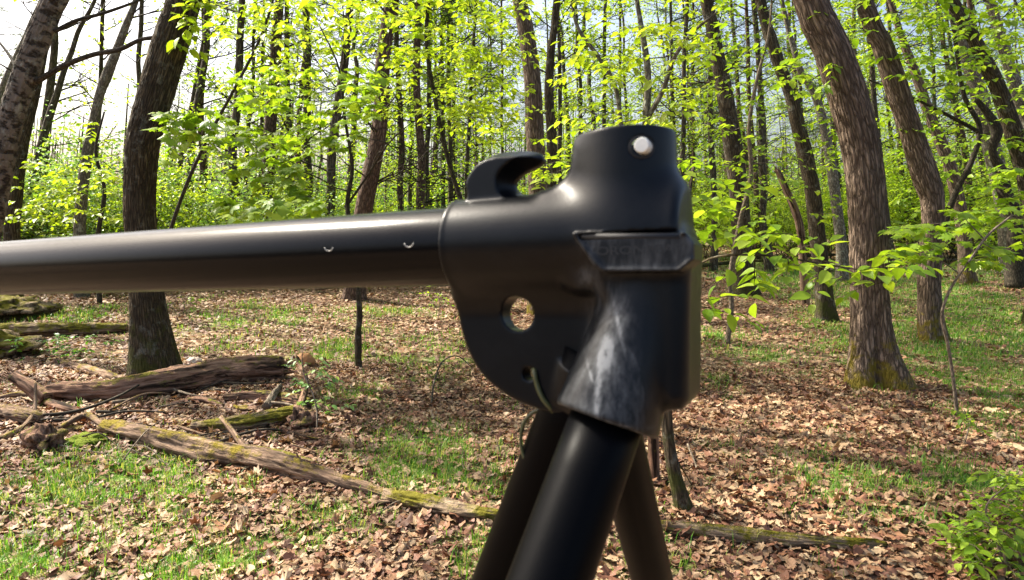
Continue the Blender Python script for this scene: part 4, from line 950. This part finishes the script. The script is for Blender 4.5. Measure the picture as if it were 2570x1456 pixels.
for q in range(46):
    px = 60 + 2480 * RNG.random(); py = 800 + 640 * RNG.random()
    L = 60 + 110 * RNG.random(); a = RNG.normal(0, .5)
    twig('fallen_twig', 'short thin fallen twig lying on the leaf litter', [(px, py), (px + L * .5 * math.cos(a), py + L * .2 * math.sin(a) + RNG.normal(0, 6)), (px + L * math.cos(a), py + L * .45 * math.sin(a))], 2.2 + 2.2 * RNG.random(), M_TWIG if q % 3 else M_DTWIG, 'short twigs scattered on the litter', 5)
twig('far_log', 'long thin pole lying on the floor behind the alone standing stem', [(790, 736, .08), (900, 730, .1), (1150, 726, .08)], 8, M_TWIG)
for q, (x0, x1, y_) in enumerate([(1745, 2010, 672), (2000, 2130, 655), (2240, 2500, 668), (2380, 2560, 655)]):
    twig('far_log', ('fallen trunk lying under the trees behind the beech leaves', 'fallen pole behind the large mossy-footed tree', 'pale fallen branch lying across the back of the grass', 'grey fallen trunk at the far edge of the grass')[q], [(x0, y_ + 10 - q * 5, .15), ((x0 + x1) / 2, y_, .2), (x1, y_ - 6, .12)], 10 if q != 2 else 6, M_OAKD if q != 2 else M_TWIG)

# ------------------------------------------------------------------ the black stand: hub, pole and legs
def camp(px, py, D): return np.array([(px - CX) / F * D, D, (CY - py) / F * D])      # millimetres, x right, y forward, z up
RIGHT, FWD, UP = np.array([1., 0, 0]), np.array([0, CP, -SP]), np.array([0, SP, CP])
def toworld(p): p = np.asarray(p, float) / 1000; return EYE + p[..., :1] * RIGHT + p[..., 1:2] * FWD + p[..., 2:3] * UP
pA, pB = camp(1155, 618, 361), camp(0, 674, 533)
ex = (pA - pB) / np.linalg.norm(pA - pB); ez = np.array([0, 0, 1.]) - ex * ex[2]; ez /= np.linalg.norm(ez); ey = np.cross(ez, ex)
O = pA + ex * 64.7
AX = np.stack([ex, ey, ez])                          # rows
def loc(p): return (np.asarray(p) - O) @ AX.T
def tocam(l): return O + np.asarray(l) @ AX
def L(px, py, y0):                                   # point of the hub's local plane y = y0 that shows at that pixel
    d = camp(px, py, 1.0); t = (y0 + O @ ey) / (d @ ey); l = loc(d * t); return l[0], l[2]
VX = .85
gx = np.arange(-78, 84, VX); gy = np.arange(-52, 62, VX); gz_ = np.arange(-118, 84, VX)
X, Yg, Z = np.meshgrid(gx, gy, gz_, indexing='ij', sparse=False)
X = X.astype(np.float32); Yg = Yg.astype(np.float32); Z = Z.astype(np.float32)
def smin(a, b, k):
    h = np.clip(.5 + .5 * (b - a) / k, 0, 1); return b * (1 - h) + a * h - k * h * (1 - h)
def cyl(p, q, r0, r1=None, rnd=2.0):
    r1 = r0 if r1 is None else r1; p = np.array(p, float); q = np.array(q, float); d = q - p; Ln = np.linalg.norm(d); d /= Ln
    ax = (X - p[0]) * d[0] + (Yg - p[1]) * d[1] + (Z - p[2]) * d[2]
    rr = np.sqrt(np.maximum((X - p[0]) ** 2 + (Yg - p[1]) ** 2 + (Z - p[2]) ** 2 - ax ** 2, 0))
    R = r0 + (r1 - r0) * np.clip(ax / Ln, 0, 1)
    a = rr - R + rnd; b = np.abs(ax - Ln / 2) - Ln / 2 + rnd
    return np.minimum(np.maximum(a, b), 0) + np.sqrt(np.maximum(a, 0) ** 2 + np.maximum(b, 0) ** 2) - rnd
def poly(pts, y0, y1, rnd=1.5):                      # extruded polygon in local x-z between two depths
    P = np.array(pts, float); x = X[:, 0, :]; z = Z[:, 0, :]; d = np.full(x.shape, 1e9); sgn = np.ones(x.shape)
    for k in range(len(P)):
        a, b = P[k], P[k - 1]; e = b - a; wx, wz = x - a[0], z - a[1]
        t = np.clip((wx * e[0] + wz * e[1]) / (e @ e), 0, 1); d = np.minimum(d, (wx - e[0] * t) ** 2 + (wz - e[1] * t) ** 2)
        c1 = z >= a[1]; c2 = z < b[1]; c3 = e[0] * wz > e[1] * wx
        sgn = np.where((c1 & c2 & c3) | (~c1 & ~c2 & ~c3), -sgn, sgn)
    s2 = (sgn * np.sqrt(d))[:, None, :] + rnd; h = np.abs(Yg - (y0 + y1) / 2) - abs(y1 - y0) / 2 + rnd
    return (np.minimum(np.maximum(s2, h), 0) + np.sqrt(np.maximum(s2, 0) ** 2 + np.maximum(h, 0) ** 2) - rnd).astype(np.float32)
def box(c, hs, rnd=1.0):
    q = [np.abs(a - c_) - h + rnd for a, c_, h in zip((X, Yg, Z), c, hs)]
    return np.sqrt(sum(np.maximum(a, 0) ** 2 for a in q)) + np.minimum(np.maximum.reduce(q), 0) - rnd
def smoothpoly(pts, n=60):
    return spline(np.array(pts + pts[:1]), n)[:-1]
xl = L(1156, 560, 0)[0]
barrel = cyl((xl, 0, 0), (L(1712, 600, -14)[0], 0, 0), 24.6, rnd=4)
lip = cyl((xl, 0, 0), (xl + 3, 0, 0), 25.0, rnd=1.2)
hub = smin(barrel, lip, 1.0)
# vertical socket
sx0 = L(1578, 400, 0)[0]; zt = L(1578, 314, -20)[1]
upr = cyl((sx0, 0, -5), (sx0, 0, zt), 23.6, 22.6, rnd=.8)
gus = poly([L(1462, 372, 0), L(1452, 420, 0), L(1434, 452, 0), L(1408, 482, 0), L(1385, 496, 0), L(1385, 560, 0), L(1560, 560, 0), L(1560, 372, 0)], -9, 9, 4)
hub = smin(hub, smin(upr, gus, 14), 11.0)
# shoulder block on the right, under the socket
blk = [L(1545, 560, -10), L(1690, 570, -10), L(1716, 585, -10), L(1737, 650, -10), L(1733, 1000, -10), L(1716, 1026, -10), L(1672, 1030, -10), L(1590, 900, -10), L(1480, 690, -10)]
hub = smin(hub, poly(blk, -20, 26, 8), 6)
# flange plate with the round hole
pl = smoothpoly([L(1157, 600, 6), L(1163, 740, 6), L(1176, 830, 6), L(1205, 905, 6), L(1245, 955, 6), L(1300, 995, 6), L(1350, 1016, 6), L(1400, 1030, 6), L(1540, 1030, 6), L(1600, 800, 6), L(1560, 620, 6), L(1300, 600, 6)], 80)
plate = poly(pl, -3, 9, 2.0)
hub = smin(hub, plate, 15.0)
# front leg socket and the two rear ones
f1, f2 = loc(camp(1521, 1058, 312)), loc(camp(1380, 1456, 279))
fd = (f2 - f1) / np.linalg.norm(f2 - f1)
top_f = f1 - fd * 80
hub = smin(hub, cyl(loc(camp(1648, 668, 322)), f1, 18.8, 24.8, 2.0), 3.0)
lA, lB = loc(camp(1430, 1045, 352)), loc(camp(1260, 1456, 395)); ld = (lB - lA) / np.linalg.norm(lB - lA)
hub = smin(hub, cyl(lA - ld * 32, lA - ld * 12, 17.9, 18, 1), 2)
rA, rB = loc(camp(1556, 1130, 450)), loc(camp(1637, 1456, 560)); rd = (rB - rA) / np.linalg.norm(rB - rA)
hub = smin(hub, cyl(rA - rd * 110, rA - rd * 42, 19, 19.5, 2), 6)
# raised panel with slot
yf = -28.5
pn = [L(1434, 583, yf), L(1722, 583, yf), L(1741, 610, yf), L(1741, 650, yf), L(1706, 680, yf), L(1512, 681, yf), L(1490, 666, yf)]
hub = np.minimum(hub, poly(pn, yf, -2, 1.6))
rim = [L(1434, 583, yf), L(1722, 583, yf), L(1722, 590, yf), L(1448, 590, yf), L(1518, 674, yf), L(1512, 681, yf), L(1490, 666, yf)]
hub = smin(hub, poly(rim, yf - 1.3, -10, .6), .8)
low = [L(1512, 681, yf), L(1706, 681, yf), L(1741, 651, yf), L(1734, 648, yf), L(1702, 674, yf), L(1516, 674, yf)]
hub = smin(hub, poly(low, yf - 1.2, -10, .6), .8)
s0 = L(1456, 594, yf); s1 = L(1708, 594, yf)
hub = np.maximum(hub, -box(((s0[0] + s1[0]) / 2, yf, s0[1]), ((s1[0] - s0[0]) / 2, 6, 1.35), .4))
# worn nub beside the panel
nb = L(1463, 690, -8); hub = smin(hub, np.sqrt((X - nb[0]) ** 2 * .8 + (Yg + 9) ** 2 + (Z - nb[1]) ** 2) - 8.5, 4)
# hook
hk = smoothpoly([L(1174, 500, 0), L(1171, 465, 0), L(1185, 430, 0), L(1212, 400, 0), L(1250, 383, 0), L(1290, 378, 0), L(1330, 378, 0), L(1355, 386, 0), L(1360, 402, 0), L(1350, 414, 0), L(1318, 430, 0), L(1296, 446, 0), L(1288, 462, 0), L(1296, 480, 0), L(1330, 492, 0), L(1380, 496, 0), L(1380, 530, 0), L(1176, 530, 0)], 140)
hp = poly(hk, -400, 400, 0)
hh = np.maximum(hp + .42 * np.maximum(0, 2 - Yg), np.abs(Yg + 2) - 8.5) 
hub = smin(hub, hh, 1.8)
# holes
hc = L(1316, 786, 6)
hub = np.maximum(hub, -(np.sqrt((X - hc[0]) ** 2 + (Z - hc[1]) ** 2) - 9.0 + 0 * Yg))
cc = L(1343, 934, 6)
hub = np.maximum(hub, -(np.sqrt((X - cc[0]) ** 2 + (Z - cc[1]) ** 2) - 3.4 + 0 * Yg))
hub = np.maximum(hub, -cyl((sx0, 0, zt - 30), (sx0, 0, zt + 8), 19.4, rnd=.5))
bx_, bz_ = L(1606, 366, -23)
hub = np.maximum(hub, -np.maximum(np.sqrt((X - bx_ + .3) ** 2 + (Z - bz_) ** 2) - 4.8, Yg + 2))
hub = np.maximum(hub, -cyl(f1 - fd * 20, f1 + fd * 5, 18.0, rnd=.5))
def surface_nets(v, org, h):
    s = v < 0; nx, ny, nz = v.shape
    c = np.zeros((nx - 1, ny - 1, nz - 1), np.int8)
    for a in (0, 1):
        for b in (0, 1):
            for d in (0, 1): c += s[a:nx - 1 + a, b:ny - 1 + b, d:nz - 1 + d]
    act = (c > 0) & (c < 8); I = np.argwhere(act); idx = -np.ones(act.shape, np.int64); idx[act] = np.arange(len(I))
    acc = np.zeros((len(I), 3)); cnt = np.zeros(len(I)); corners = [(a, b, d) for a in (0, 1) for b in (0, 1) for d in (0, 1)]
    val = {k: v[I[:, 0] + k[0], I[:, 1] + k[1], I[:, 2] + k[2]].astype(float) for k in corners}
    for k in corners:
        for ax in range(3):
            if k[ax]: continue
            k2 = list(k); k2[ax] = 1; k2 = tuple(k2); a, b = val[k], val[k2]; m = (a < 0) != (b < 0); t = np.where(m, a / np.where(m, a - b, 1), 0)
            p = np.tile(np.array(k, float), (len(I), 1)); p[:, ax] += t; acc[m] += p[m]; cnt[m] += 1
    V = org + (I + acc / cnt[:, None]) * h; Q = []
    for ax in range(3):
        b_, c_ = [(1, 2), (2, 0), (0, 1)][ax]
        sl0 = [slice(1, -1)] * 3; sl1 = [slice(1, -1)] * 3; sl0[ax] = slice(0, -1); sl1[ax] = slice(1, None)
        a0, a1 = s[tuple(sl0)], s[tuple(sl1)]; E = np.argwhere(a0 != a1); E0 = E.copy(); E0[:, b_] += 1; E0[:, c_] += 1
        inside = a0[tuple(E.T)]
        def g(db, dc):
            e = E0.copy(); e[:, b_] -= db; e[:, c_] -= dc; return idx[tuple(e.T)]
        q = np.stack([g(1, 1), g(0, 1), g(0, 0), g(1, 0)], -1); q[~inside] = q[~inside][:, ::-1]; Q.append(q)
    return V, np.vstack(Q)
Vh, Qh = surface_nets(hub, np.array([gx[0], gy[0], gz_[0]]), VX)
del X, Yg, Z, hub, barrel, plate, upr, lip
X = None
# one light smoothing pass
nb_sum = np.zeros_like(Vh); nb_c = np.zeros(len(Vh))
for a, b in ((0, 1), (1, 2), (2, 3), (3, 0)):
    np.add.at(nb_sum, Qh[:, a], Vh[Qh[:, b]]); np.add.at(nb_c, Qh[:, a], 1); np.add.at(nb_sum, Qh[:, b], Vh[Qh[:, a]]); np.add.at(nb_c, Qh[:, b], 1)
Vh = Vh * .5 + .5 * nb_sum / nb_c[:, None]
def blob(px, py, y0, rx, rz, ang=0):
    x, z = L(px, py, y0); dx, dz = Vh[:, 0] - x, Vh[:, 2] - z; ca, sa = math.cos(ang), math.sin(ang)
    return np.exp(-(((dx * ca + dz * sa) / rx) ** 2 + ((-dx * sa + dz * ca) / rz) ** 2)) * (Vh[:, 1] < 5)
scuff_panel_tone = np.clip(2.2 * blob(1508, 965, -30, .9, 15, .03) + 2.0 * blob(1522, 872, -30, 1.6, 6, .3) + 1.8 * blob(1486, 940, -30, .7, 6, .5) + 1.5 * blob(1548, 830, -30, .7, 12, .3) + 1.2 * blob(1400, 1024, -30, 6, .9, -.2) + 1.3 * blob(1520, 1050, -30, 14, .8, -.2) + .6 * blob(1520, 900, -30, 9, 30, .3) + 1.5 * blob(1515, 890, -30, 2.2, 7, .3) + 1.5 * blob(1530, 865, -30, 2.5, 4) + 1.3 * blob(1512, 980, -30, 1.2, 12, .05) + .5 * blob(1470, 1000, -30, 8, 7) + .45 * blob(1430, 1020, -30, 8, 3)
                + .5 * blob(1540, 790, -30, 6, 12, .3) + .35 * blob(1460, 620, -30, 2, 8, .6) + .3 * blob(1590, 660, -30, 14, 5) + .3 * blob(1545, 1000, -30, 7, 12) + .4 * blob(1470, 700, -20, 5, 5), 0, 2.4)
scuff_panel_tone = np.maximum(scuff_panel_tone, .42 * ((Vh[:, 1] < yf + 1) & (Vh[:, 2] < L(1592, 598, yf)[1])))  # panel's lighter shading put into its colour, so the dark letters show
HUBP = toworld(tocam(np.array([0, 0, 0.])))
STAND = thing('tripod_stand', 'black stand in the foreground: moulded plastic hub with hook, round pole and three steel legs', 'stand', (HUBP[0], HUBP[1], gz(HUBP[0], HUBP[1])))
SO = np.array(STAND.location)
mb = MB(); mb.add(toworld(tocam(Vh)), Qh, tint=scuff_panel_tone); HUB = link('hub', mb.mesh('hub', M_PLAST, off=SO), STAND)
def wtube(name, P, r, sides, mat, parent=STAND, **kw):
    mb = MB(); tube(mb, P, r, sides, **kw); return link(name, mb.mesh(name, mat, off=SO), parent)
def lw(p): return toworld(tocam(np.asarray(p, float)))
# horizontal pole, with end cap out of the frame
pole0, pole1 = lw((xl + 30, 0, 0)), lw((xl - 1250, 0, 0))
wtube('pole', spline([pole0, pole1], 60), .0212, 96, M_TUBE)
wtube('end_cap', spline([pole1 + (pole0 - pole1) * .02, pole1 - (pole0 - pole1) * .004], 4), .0228, 48, M_PLAST)
for px, py in ((830, 622), (1030, 612)):
    t = ((px - 1155) / 1155.); P0 = None
    best = min(np.linspace(xl - 420, xl, 800), key=lambda q: abs((lambda c: c[0] / c[1] * F + CX)(tocam(np.array([q, -19.5, 2]))) - px))
    pts = [lw((best + 2.9 * math.cos(a), -21.0 * math.cos((2.5 + 2.4 * math.sin(a)) / 21.), 1.5 + 2.4 * math.sin(a) * 1.0)) for a in np.linspace(math.pi * 1.05, math.pi * 1.95, 12)]
    wtube('spring_pin', pts, .00036, 6, M_STEEL)
# legs run to the ground
def leg(a, b, r, start):
    wa, wb = lw(a), lw(b); d = (wb - wa) / np.linalg.norm(wb - wa); s = wa - d * start; t = (s[2] - gz(0, 0) + .02) / -d[2]; e = s + d * t
    o = wtube('leg', spline([s, e], 40), r, 72, M_LEG)
    mb = MB(); tube(mb, spline([e - d * .05, e + d * .004], 4), r * 1.15, 24); link('foot', mb.mesh('foot', M_PLAST, off=SO), o)
    return s, d
leg(f1, f2, .0171, .02); leg(lA, lB, .0172, .04); leg(rA, rB, .0172, .07)
# white push button in its dark well
bc0 = lw((bx_ + .7, -23.0, bz_ + .3)); bc1 = lw((bx_ + .9, -4, bz_ + .3))
nrm = (bc0 - bc1) / np.linalg.norm(bc0 - bc1)
P = np.array([bc1, bc0 - nrm * .0006, bc0]); mb = MB(); tube(mb, P, [.0035, .0035, .0030], 48)
link('push_button', mb.mesh('push_button', M_WHITE, False, off=SO), STAND)
ringp = [lw((bx_ - .3 + 4.7 * math.cos(a), -math.sqrt(22.6 ** 2 - (bx_ - .3 - sx0 + 4.7 * math.cos(a)) ** 2) + .3, bz_ + 4.7 * math.sin(a))) for a in np.linspace(0, 2 * math.pi, 41)]
wtube('well_shade_ring', ringp, .0007, 8, M_DARK, cap=False)  # black ring added as the shade of the well around the button
wtube('slot_shade', np.array([lw((s0[0] + .6, yf + 1.2, s0[1])), lw((s1[0] - .6, yf + 1.2, s1[1]))]), .0016, 8, M_DARK)  # black rod laid in the cut groove stands in for its shade
# faint moulded lettering on the panel
fc = bpy.data.curves.new('lettering', 'FONT'); fc.body = 'VORONPEAT'; fc.size = 5.2; fc.extrude = .14; fc.offset = .03; fc.align_x = 'CENTER'; fc.align_y = 'CENTER'; fc.space_character = 1.0
fc.materials.append(M_INK)
tmp_ = bpy.data.objects.new('lettering', fc); COL.objects.link(tmp_); bpy.context.view_layer.update()
lme_ = bpy.data.meshes.new_from_object(tmp_.evaluated_get(bpy.context.evaluated_depsgraph_get())); bpy.data.objects.remove(tmp_)
lt = link('lettering', lme_, STAND)
lx, lz = L(1592, 628, yf)
Rw = np.stack([lw((1, 0, 0)) - lw((0, 0, 0)), lw((0, 0, 1)) - lw((0, 0, 0)), lw((0, -1, 0)) - lw((0, 0, 0))], -1)   # columns x, z(up), out, in metres per mm
cen = lw((lx, yf - .06, lz)) - SO
wsc = 1.42
lt.matrix_basis = Matrix([[Rw[r, 0] * wsc, Rw[r, 1], Rw[r, 2], cen[r]] for r in range(3)] + [[0, 0, 0, 1]])
# olive cord loop hanging from the small hole
cpt = [(cc[0] + 1, 9, cc[1] + 1), (cc[0] + .5, 2, cc[1] + 3.4), (cc[0], -3.5, cc[1] + 1)] 
def lp(px, py, y0): x, z = L(px, py, y0); return (x, y0, z)
cord = [lp(1345, 925, 12), lp(1340, 920, 3), lp(1341, 934, -3.5), lp(1348, 966, -4), lp(1362, 1000, -4), lp(1383, 1026, -2), lp(1392, 1042, 3), lp(1376, 1030, 8), lp(1345, 1032, 10), lp(1318, 1056, 10), lp(1307, 1095, 10), lp(1312, 1138, 10), lp(1326, 1160, 10), lp(1338, 1148, 12), lp(1346, 1110, 14), lp(1356, 1070, 16), lp(1370, 1045, 16)]
cp = spline(np.array([lw(c_) for c_ in cord]), 160)
mb = MB(); tube(mb, cp[:60], np.linspace(.0014, .0012, 60), 12); tube(mb, cp[58:], .0010, 12); tube(mb, spline(np.array([cp[6], cp[12] + [0, 0, .0012], cp[20]]), 14), .0026 * np.sin(np.linspace(.25, 2.9, 14)), 14, bump=.3)
link('cord_loop', mb.mesh('cord_loop', M_CORD), None, None, 'olive green cord loop hanging from the small hole in the black hub', 'cord')
